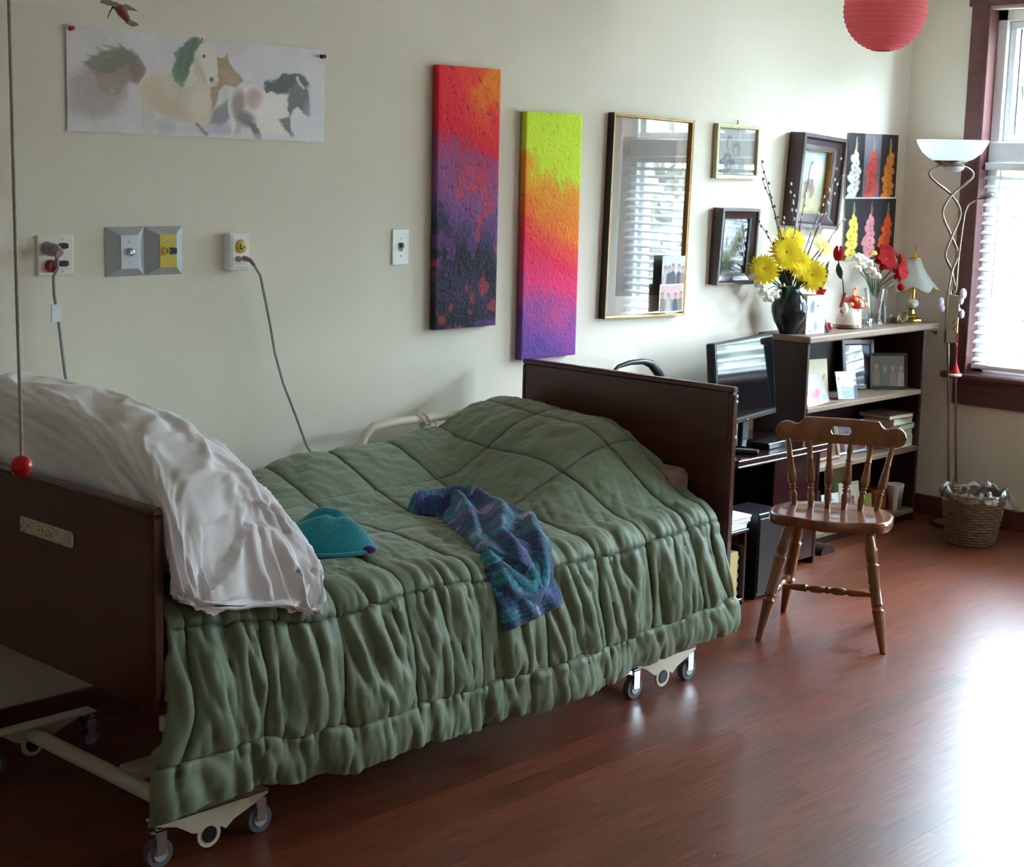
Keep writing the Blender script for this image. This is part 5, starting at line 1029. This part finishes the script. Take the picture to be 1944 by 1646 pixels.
for r, z in mp_: q.append([(r * math.cos(a), r * math.sin(a), z) for a in np.linspace(0, 2 * math.pi, 49)]); qc.append([((86, 128, 98) if j % 16 < 6 else ((196, 120, 140) if j % 16 < 11 else (232, 232, 226))) if z < .12 else (226, 226, 222) for j in range(49)])
colgrid('cup', q, qc, 'vcol_satin', MG); obj('handle', MB().tube([(.036, .01, .10), (.062, .02, .095), (.066, .02, .06), (.036, .01, .035)], .005, 8), 'ceramic_white', MG, True)

# ================================================================== media desk with television
DK = thing('media_desk', 'low glossy dark cherry desk carrying the television', 'desk', (5.46, -.24, 0)); 
def dk(name, a, b, m='desk_cherry', bev=.003): return obj(name, MB().box((a[0] - 5.46, a[1] + .24, a[2]), (b[0] - 5.46, b[1] + .24, b[2]), bev), m, DK)
obj('top', MB().prism([(-.335, -.185), (-.31, -.215), (.36, -.215), (.37, -.20), (.37, .225), (-.335, .225)], .512, .535, 'xy').prism([(-.33, -.178), (-.305, -.206), (.352, -.206), (.362, -.195), (.362, .22), (-.33, .22)], .500, .512, 'xy'), 'desk_cherry', DK)
for z_ in (.530, .506): obj('edge_moulding', MB().tube([(-.31, -.217, z_), (.362, -.217, z_)], .0055, 10), 'desk_cherry', DK, True)
dk('side_panel', (5.135, -.42, 0), (5.155, -.02, .50)); dk('side_panel', (5.79, -.42, 0), (5.81, -.02, .50)); dk('shelf', (5.155, -.41, .25), (5.79, -.02, .268)); dk('back_panel', (5.155, -.03, .03), (5.79, -.02, .50)); dk('door', (5.47, -.418, .03), (5.788, -.402, .495))
TV = thing('television', 'black flat television on the desk beside the bookcase', 'television', (5.487, -.245, .535), (0, 0, math.radians(10))); TLT = Matrix.Translation((0, 0, .06)) @ Matrix.Rotation(math.radians(-5.5), 4, 'X') @ Matrix.Translation((0, 0, -.06))
obj('bezel', MB().box((-.285, -.018, .100), (.285, .022, .448), .006).xf(TLT), 'black_plastic', TV); obj('screen', MB().box((-.268, -.0195, .128), (.272, -.0175, .438)).xf(TLT), 'tv_glass', TV); obj('back_shell', MB().box((-.18, .022, .14), (.18, .06, .40), .02).xf(TLT), 'black_plastic', TV); obj('speaker_bar', MB().box((-.275, -.023, .103), (.275, -.018, .122), .003).xf(TLT), 'frame_black', TV)
obj('neck', MB().box((-.03, -.005, .02), (.03, .02, .11), .004), 'black_plastic', TV); obj('foot', MB().lathe([(.11, 0), (.11, .008), (.04, .02), (.03, .022)], 28, wob=lambda a, t: 1 - .25 * abs(math.sin(a))), 'black_gloss', TV, True); obj('power_light', MB().ball((-.03, -.024, .112), .004, 8, 6), 'chrome', TV, True)
CB_ = thing('cable_box', 'slim black set-top box in front of the television foot', 'set-top box', (5.53, -.345, .535), (0, 0, math.radians(4))); obj('case', MB().box((-.085, -.045, 0), (.085, .045, .026), .003), 'dvd_black', CB_); obj('front', MB().box((-.08, -.0465, .004), (.08, -.045, .020)), 'black_gloss', CB_)
RM = thing('remote_control', 'black remote control lying at the left of the desk top', 'remote', (5.30, -.36, .535), (0, 0, math.radians(30))); obj('case', MB().box((-.022, -.075, 0), (.022, .075, .018), .005), 'black_plastic', RM)
for i in range(4): obj('key', MB().box((-.014, -.05 + .025 * i, .018), (.014, -.038 + .025 * i, .0195)), 'grey_rubber', RM)
BB = thing('black_cabinet', 'black box-shaped subwoofer on the floor in front of the desk', 'speaker', (5.180, -.520, 0), (0, 0, math.radians(0))); obj('case', MB().box((-.082, -.085, .012), (.085, .085, .350), .004), 'black_plastic', BB); obj('grille', MB().box((-.076, -.089, .03), (.079, -.085, .330), .002), 'frame_black', BB)
for sx in (-.065, .065):
    for sy in (-.065, .065): obj('foot', MB().tube([(sx, sy, 0), (sx, sy, .014)], .012, 10), 'black_plastic', BB)
# small shelf beside it, mostly behind the footboard
SU = thing('small_shelf', 'small dark shelf unit squeezed between footboard and black box', 'shelf', (4.945, -.53, 0)); 
for nm, a, b in (('side', (-.10, -.07, 0), (-.085, .07, .290)), ('side', (.070, -.07, 0), (.085, .07, .290)), ('top', (-.105, -.075, .290), (.09, .075, .304)), ('bottom', (-.085, -.07, .012), (.07, .07, .026))): obj(nm, MB().box(a, b, .002), 'desk_cherry', SU)
def pbox(x, y, z, w, d, h, m, label, name, cat, yaw=0):
    T = thing(name, label, cat, (x, y, z), (0, 0, math.radians(yaw))); obj('case', MB().box((-w / 2, -d / 2, 0), (w / 2, d / 2, h * .62), .002), m, T); obj('lid', MB().box((-w / 2 - .003, -d / 2 - .003, h * .62), (w / 2 + .003, d / 2 + .003, h), .002), m, T)
pbox(4.975, -.545, .304, .12, .10, .026, 'book_white', 'lower white flat box at the end of the bed', 'white_box', 'box', 3); pbox(4.982, -.545, .330, .13, .11, .028, 'book_white', 'upper white flat box at the end of the bed', 'white_box', 'box', -2)
BD = thing('cream_binder', 'cream binder standing behind the white boxes at the footboard', 'binder', (5.0, -.475, .304)); obj('cover', MB().box((-.06, -.012, 0), (.05, .012, .222), .002), 'book_cream', BD); obj('spine', MB().box((-.062, -.013, .0), (-.058, .013, .222)), 'paper_cream', BD)
YN = thing('spiral_notebook', 'tan spiral notebook standing low behind the bed corner', 'notebook', (4.955, -.53, .0265), (0, 0, 0)); obj('pages', MB().box((-.02, -.06, 0), (.035, .06, .19), .001), 'yellow_kraft', YN)
for i in range(5): obj('ring', MB().tube([(.036 + .010 * math.cos(a), -.055, .02 + .036 * i + .010 * math.sin(a)) for a in [2 * math.pi * j / 12 for j in range(12)]], .0016, 5, closed=True), 'steel_grey', YN)
# black handled bag standing behind the footboard
HB = thing('handled_bag', 'black bag behind the footboard, only its arched handle showing', 'bag', (4.885, -.15, 0)); obj('body', MB().box((-.17, -.10, 0), (.16, .10, .76), .05), 'black_plastic', HB, True); hp = [(-.185, 0, .80), (-.175, 0, .885), (-.13, 0, .912), (-.06, 0, .922), (.02, 0, .921), (.07, 0, .908), (.12, 0, .868), (.16, 0, .82), (.165, 0, .74)]; hp[0] = (-.15, 0, .74)
obj('handle', MB().tube(hp, [.010, .008, .008, .010, .012, .017, .019, .017, .014], 10), 'black_plastic', HB, True)

# ================================================================== spindle-back chair
CH = thing('spindle_chair', 'varnished wooden spindle-back chair facing the bed', 'chair', (4.95, -1.02, 0), (0, 0, math.atan2(-.897, .441)))
outline = []
for a in np.linspace(0, 2 * math.pi, 72, endpoint=False):
    c, s = math.cos(a), math.sin(a); ex_ = .62; xx = math.copysign(abs(c) ** ex_, c) * (.222 if s < .2 else .222 - .022 * max(0, s)); yy = math.copysign(abs(s) ** (.75 if s > 0 else .55), s) * (.195 if s > 0 else .158)
    if s < 0: yy += .022 * math.exp(-(xx / .055) ** 2) * -1 + .016 * math.exp(-((abs(xx) - .13) / .06) ** 2)
    outline.append((xx, yy + .012))
m = MB(); rings = []
for f, z in ((.0, .432), (.35, .430), (.62, .433), (.80, .441), (.92, .447), (.97, .447), (1.0, .441), (1.0, .418), (.97, .410), (.0, .408)): rings.append([(x * f, y * f + .0, z + (.004 * math.exp(-(x * f / .03) ** 2) if (y < 0 and f > .5 and z > .42) else 0)) for x, y in outline])
n = len(outline); vs = [q for r in rings for q in r]
m.add(vs, [(i * n + j, i * n + (j + 1) % n, (i + 1) * n + (j + 1) % n, (i + 1) * n + j) for i in range(len(rings) - 1) for j in range(n)])
obj('seat', m, 'seat_wood', CH, True, ang=50)
lp = [(0, .0115), (.02, .0125), (.18, .0175), (.33, .0215), (.345, .0235), (.36, .0165), (.38, .0165), (.395, .0235), (.41, .0205), (.55, .0205), (.70, .0225), (.715, .024), (.73, .017), (.75, .017), (.765, .0215), (.86, .0205), (1, .015)]
LG = {}
for nm, f, t in (('fl', (-.213, -.203, 0), (-.140, -.085, .41)), ('fr', (.229, -.203, 0), (.145, -.085, .41)), ('bl', (-.180, .205, 0), (-.125, .120, .41)), ('br', (.178, .185, 0), (.125, .120, .41))):
    LG[nm] = (Vector(f), Vector(t)); obj('leg', MB().turned(f, t, lp, 16), 'chair_wood', CH, True)
def at(nm, k): a, b = LG[nm]; return a + (b - a) * k
sp_ = [(0, .007), (.06, .009), (.16, .013), (.25, .014), (.27, .0155), (.29, .0095), (.31, .0095), (.33, .014), (.42, .0155), (.47, .0095), (.49, .0135), (.51, .0135), (.53, .0095), (.58, .0155), (.67, .014), (.69, .0095), (.71, .0095), (.73, .0155), (.75, .014), (.84, .013), (.94, .009), (1, .007)]
ml = (at('fl', .38) + at('bl', .38)) * .5; mr_ = (at('fr', .38) + at('br', .38)) * .5
obj('stretcher', MB().turned(at('fl', .38), at('bl', .38), sp_, 12), 'chair_wood', CH, True); obj('stretcher', MB().turned(at('fr', .38), at('br', .38), sp_, 12), 'chair_wood', CH, True); obj('stretcher', MB().turned(ml, mr_, sp_, 12), 'chair_wood', CH, True)
spr = [(0, .009), (.05, .011), (.12, .0135), (.19, .0135), (.235, .0085), (.25, .0085), (.262, .013), (.28, .013), (.292, .008), (.305, .008), (.318, .0125), (.335, .0125), (.345, .009), (.37, .016), (.42, .0178), (.50, .016), (.66, .0115), (.70, .0105), (.712, .013), (.725, .013), (.74, .0105), (.86, .0115), (1, .0085)]
for i in range(6):
    u_ = i / 5 * 2 - 1; b = (.150 * u_, .150 - .018 * u_ * u_, .436); t = (.192 * u_, .205 - .028 * u_ * u_, .682); obj('spindle', MB().turned(b, t, spr, 12), 'chair_wood', CH, True)
def arc(cx, cz, r, a0, a1, k=8): return [(cx + r * math.cos(math.radians(a0 + (a1 - a0) * i / k)), cz + r * math.sin(math.radians(a0 + (a1 - a0) * i / k))) for i in range(k + 1)]
def crest_top(x):
    ax_ = abs(x)
    if ax_ < .136: return .766
    if ax_ < .168: t = (ax_ - .136) / .032; return .766 - .026 * math.sin(t * math.pi / 2)
    if ax_ < .195: t = (ax_ - .168) / .027; return .740 + .008 * (t * t * (3 - 2 * t))
    t = (ax_ - .195) / .047; return .711 + .038 * math.sqrt(max(0, 1 - t ** 2.2))
def crest_bot(x):
    ax_ = abs(x)
    if ax_ < .19: return .673
    t = (ax_ - .19) / .052; return .711 - .038 * math.sqrt(max(0, 1 - t ** 2.4))
xs_ = sorted(set([round(v, 4) for v in list(np.linspace(-.242, .242, 89)) + [-.038, -.03, .03, .038]])); cm = MB()
def crest_y(x): return .205 - .48 * x * x
def slot(x):   # half height of the hand slot
    ax_ = abs(x); return 0 if ax_ >= .038 else (.015 if ax_ < .026 else .015 * math.sqrt(max(0, 1 - ((ax_ - .026) / .012) ** 2)))
def band(z0f, z1f, rng):
    pts_ = [x for x in xs_ if rng[0] - 1e-6 <= x <= rng[1] + 1e-6]; A = []
    for x in pts_:
        z0, z1, yy = z0f(x), z1f(x), crest_y(x); th_ = .0115; e = min(.004, (z1 - z0) / 3); lean = lambda z: (z - .68) * .18
        A.append([(x, yy - th_ + lean(z0), z0 + e), (x, yy - th_ + lean(z1), z1 - e), (x, yy - th_ * .6 + lean(z1), z1), (x, yy + th_ * .6 + lean(z1), z1), (x, yy + th_ + lean(z1), z1 - e), (x, yy + th_ + lean(z0), z0 + e), (x, yy + th_ * .6 + lean(z0), z0), (x, yy - th_ * .6 + lean(z0), z0), (x, yy - th_ + lean(z0), z0 + e)])
    cm.grid(A)
    for r in (A[0], A[-1]): cm.add(r[:-1], [tuple(range(8))])
band(crest_bot, crest_top, (-.242, -.038)); band(crest_bot, crest_top, (.038, .242)); band(crest_bot, lambda x: .7215 - slot(x), (-.038, .038)); band(lambda x: .7215 + slot(x), crest_top, (-.038, .038))
obj('crest_rail', cm, 'chair_wood', CH, True, ang=45)

# ================================================================== torchiere floor lamp
FLP = thing('floor_lamp', 'twisted metal torchiere floor lamp with a white glass bowl', 'floor lamp', (6.955, -.46, 0)); TOPV = Vector((-.088, .095, 1.80))
def ax(z): return TOPV * (z / 1.80)
obj('base', MB().lathe([(.105, 0), (.108, .006), (.106, .020), (.080, .030), (.03, .036), (.012, .040)], 36), 'lamp_nickel', FLP, True)
Lr = Vector((.689, -.724, 0)).normalized(); Fw = Vector((.724, .689, 0)).normalized()
for s in (-1, 1):
    pts = []
    for i in range(140):
        z = .03 + 1.69 * i / 139
        zk = [1.10, 1.14, 1.23, 1.305, 1.392, 1.50, 1.582, 1.64, 1.675, 1.70, 1.72]; ak = [.018, .018, 0, -.031, 0, .044, 0, -.075, -.106, -.090, -.045]
        amp = .018 if z < 1.10 else None
        if amp is None:
            j_ = max(0, min(len(zk) - 2, sum(1 for q_ in zk if q_ <= z) - 1)); t_ = (z - zk[j_]) / (zk[j_ + 1] - zk[j_]); m0 = (ak[j_ + 1] - ak[max(0, j_ - 1)]) / (zk[j_ + 1] - zk[max(0, j_ - 1)]); m1 = (ak[min(len(ak) - 1, j_ + 2)] - ak[j_]) / (zk[min(len(zk) - 1, j_ + 2)] - zk[j_]); h_ = zk[j_ + 1] - zk[j_]
            amp = (2 * t_ ** 3 - 3 * t_ ** 2 + 1) * ak[j_] + (t_ ** 3 - 2 * t_ ** 2 + t_) * h_ * m0 + (-2 * t_ ** 3 + 3 * t_ ** 2) * ak[j_ + 1] + (t_ ** 3 - t_ ** 2) * h_ * m1
        dep = .012 * math.sin((z - 1.1) * 18) if z > 1.1 else 0
        pts.append(ax(z) + Lr * (s * amp) + Fw * (s * dep))
    obj('pole', MB().tube(pts, .0062, 10), 'lamp_nickel', FLP, True)
q0 = MB().box((-.030, -.014, .885), (.030, .014, 1.115), .005); q0.xf(Matrix.Rotation(math.radians(-46), 4, 'Z')); q0.xf(Matrix.Translation((ax(1.0).x, ax(1.0).y, 0))); obj('switch_box', q0, 'lamp_nickel', FLP)
for z in (.955, .985):
    p = ax(z) + Lr * .012 - Fw * .014; obj('dial', MB().tube([p, p - Fw * .012], .008, 12), 'brass', FLP, True)
obj('crystal_knob', MB().box((-.01, -.01, 0), (.01, .01, .022), .003).xf(Matrix.Translation(ax(1.118) + Lr * .008)), 'crystal_blue', FLP)
cup = ax(1.74); obj('bowl', MB().lathe([(.070, .0), (.100, .012), (.135, .040), (.158, .078), (.165, .098), (.160, .098), (.150, .078), (.128, .045), (.095, .018), (.06, .008)], 48, c=(cup.x, cup.y, 1.735), cap0=False, cap1=False), 'lamp_bowl', FLP, True)
obj('bowl_plate', MB().lathe([(.02, -.035), (.04, -.02), (.075, -.004), (.08, .004), (.06, .008)], 32, c=(cup.x, cup.y, 1.735)), 'lamp_nickel', FLP, True); obj('lower_glass', MB().lathe([(.0, -.05), (.03, -.046), (.045, -.035), (.05, -.022)], 24, c=(cup.x + .01, cup.y - .01, 1.735)), 'lamp_bowl', FLP, True)
ra = [ax(1.05) + Lr * .016, ax(1.15) + Lr * .022, ax(1.30) + Lr * .034, ax(1.42) + Lr * .050, ax(1.50) + Lr * .062, ax(1.535) + Lr * .078, ax(1.55) + Lr * .098, ax(1.558) + Lr * .115]
obj('reading_arm', MB().tube(ra, .0042, 8), 'lamp_nickel', FLP, True); hd_ = MB(); A = []
for i in range(9):
    t = i / 8; A.append([tuple(ra[-1] + Lr * (.005 + .10 * t) + Fw * (.042 * math.sin(math.pi * min(1, t * .93 + .05)) * math.cos(a)) + Vector((0, 0, .004 + .030 * t + .020 * math.sin(math.pi * t) * max(-.25, math.sin(a))))) for a in np.linspace(0, 2 * math.pi, 17)])
hd_.grid(A); obj('reading_head', hd_, 'lamp_dark', FLP, True); obj('pull_chain', MB().tube([ra[-1] + Lr * .02, ra[-1] + Lr * .055 - Vector((0, 0, .11))], .001, 5), 'steel_grey', FLP)
def orn(name, label, cat, pos, m, blobs):
    T = thing(name, label, cat, tuple(pos)); mm2 = MB()
    for (a, b, c, r) in blobs: mm2.ball(tuple(Lr * a + Fw * b + Vector((0, 0, c))), r, 12, 8, (1, .7, 1.2))
    obj('petals', mm2, m, T, True); return T
FB = Vector((6.955, -.46, 0))
orn('lilac_ornament', 'pale lilac fabric flower clipped to the right of the lamp switch box', 'ornament', FB + ax(1.10) + Lr * .052, 'lilac', [(0, 0, .02, .022), (-.008, 0, -.01, .018), (.0, 0, -.075, .018), (-.012, 0, -.06, .012)])
orn('lilac_ornament', 'pale lilac fabric flower on the left of the lamp switch box', 'ornament', FB + ax(1.07) - Lr * .050, 'lilac', [(0, 0, .01, .018), (.008, 0, -.02, .016), (-.006, 0, .0, .012)])
SA = thing('santa_ornament', 'tiny red felt hat ornament with white trim hung on the lamp poles', 'ornament', tuple(FB + ax(.735) + Lr * .012 - Fw * .012)); obj('cap', MB().lathe([(.024, .0), (.018, .02), (.008, .045), (0, .06)], 14), 'santa_red', SA, True); obj('trim', MB().tube([(.024 * math.cos(a), .024 * math.sin(a), 0) for a in [2 * math.pi * j / 16 for j in range(16)]], .007, 8, closed=True), 'paper_white', SA, True); obj('ribbon', MB().tube([(0, 0, .055), (.004, .002, .12), (0, 0, .20)], .003, 6), 'santa_red', SA, True)

# ================================================================== waste basket
WB = thing('waste_basket', 'woven wicker waste basket lined with a clear plastic bag', 'waste basket', (6.687, -.695, 0)); NS = 30; HB_ = .236
def wr_(z): return .102 + .040 * (z / HB_)
for i in range(17):
    z = .008 + i * .0136; pts = []
    for j in range(120):
        a = 2 * math.pi * j / 120; pts.append(((wr_(z) + .0035 * math.sin(NS / 2 * a + math.pi * (i % 2))) * math.cos(a), (wr_(z) + .0035 * math.sin(NS / 2 * a + math.pi * (i % 2))) * math.sin(a), z))
    obj('weave_band', MB().tube(pts, .0068, 6, closed=True), 'basket_wicker', WB, True)
obj('bottom', MB().lathe([(.10, .002), (.10, .008)], 30), 'basket_wicker', WB); obj('liner_wall', MB().lathe([(.097, .01), (.137, HB_)], 40, cap0=False, cap1=False), 'basket_wicker', WB, True); obj('rim', MB().tube([(.143 * math.cos(a), .143 * math.sin(a), HB_) for a in np.linspace(0, 2 * math.pi, 60, endpoint=False)], .008, 8, closed=True), 'basket_wicker', WB, True)
A = []
for i, (r, z) in enumerate(((.128, HB_ - .06), (.134, HB_ - .01), (.139, HB_ + .012), (.147, HB_ + .013), (.153, HB_ - .004), (.156, HB_ - .022))):
    A.append([((r + .007 * (i > 1) * math.sin(11 * a + i) + .004 * math.sin(23 * a + 2 * i)) * math.cos(a), (r + .007 * (i > 1) * math.sin(11 * a + i) + .004 * math.sin(23 * a + 2 * i)) * math.sin(a), z + .012 * (i in (2, 3)) * (1 + math.sin(5 * a + 1)) * (.6 + .4 * math.sin(17 * a)) + .008 * math.sin(9 * a + i)) for a in np.linspace(0, 2 * math.pi, 121)])
obj('bag_collar', MB().grid(A), 'plastic_bag', WB, True, fixn=False, ang=None)
tailp = [Vector((.095, -.105, HB_ - .002)), Vector((.112, -.124, HB_ - .012)), Vector((.125, -.140, HB_ - .050)), Vector((.134, -.150, HB_ - .085))]
obj('bag_tail', MB().tube(tailp, [.010, .014, .017, .012], 8), 'plastic_bag', WB, True)
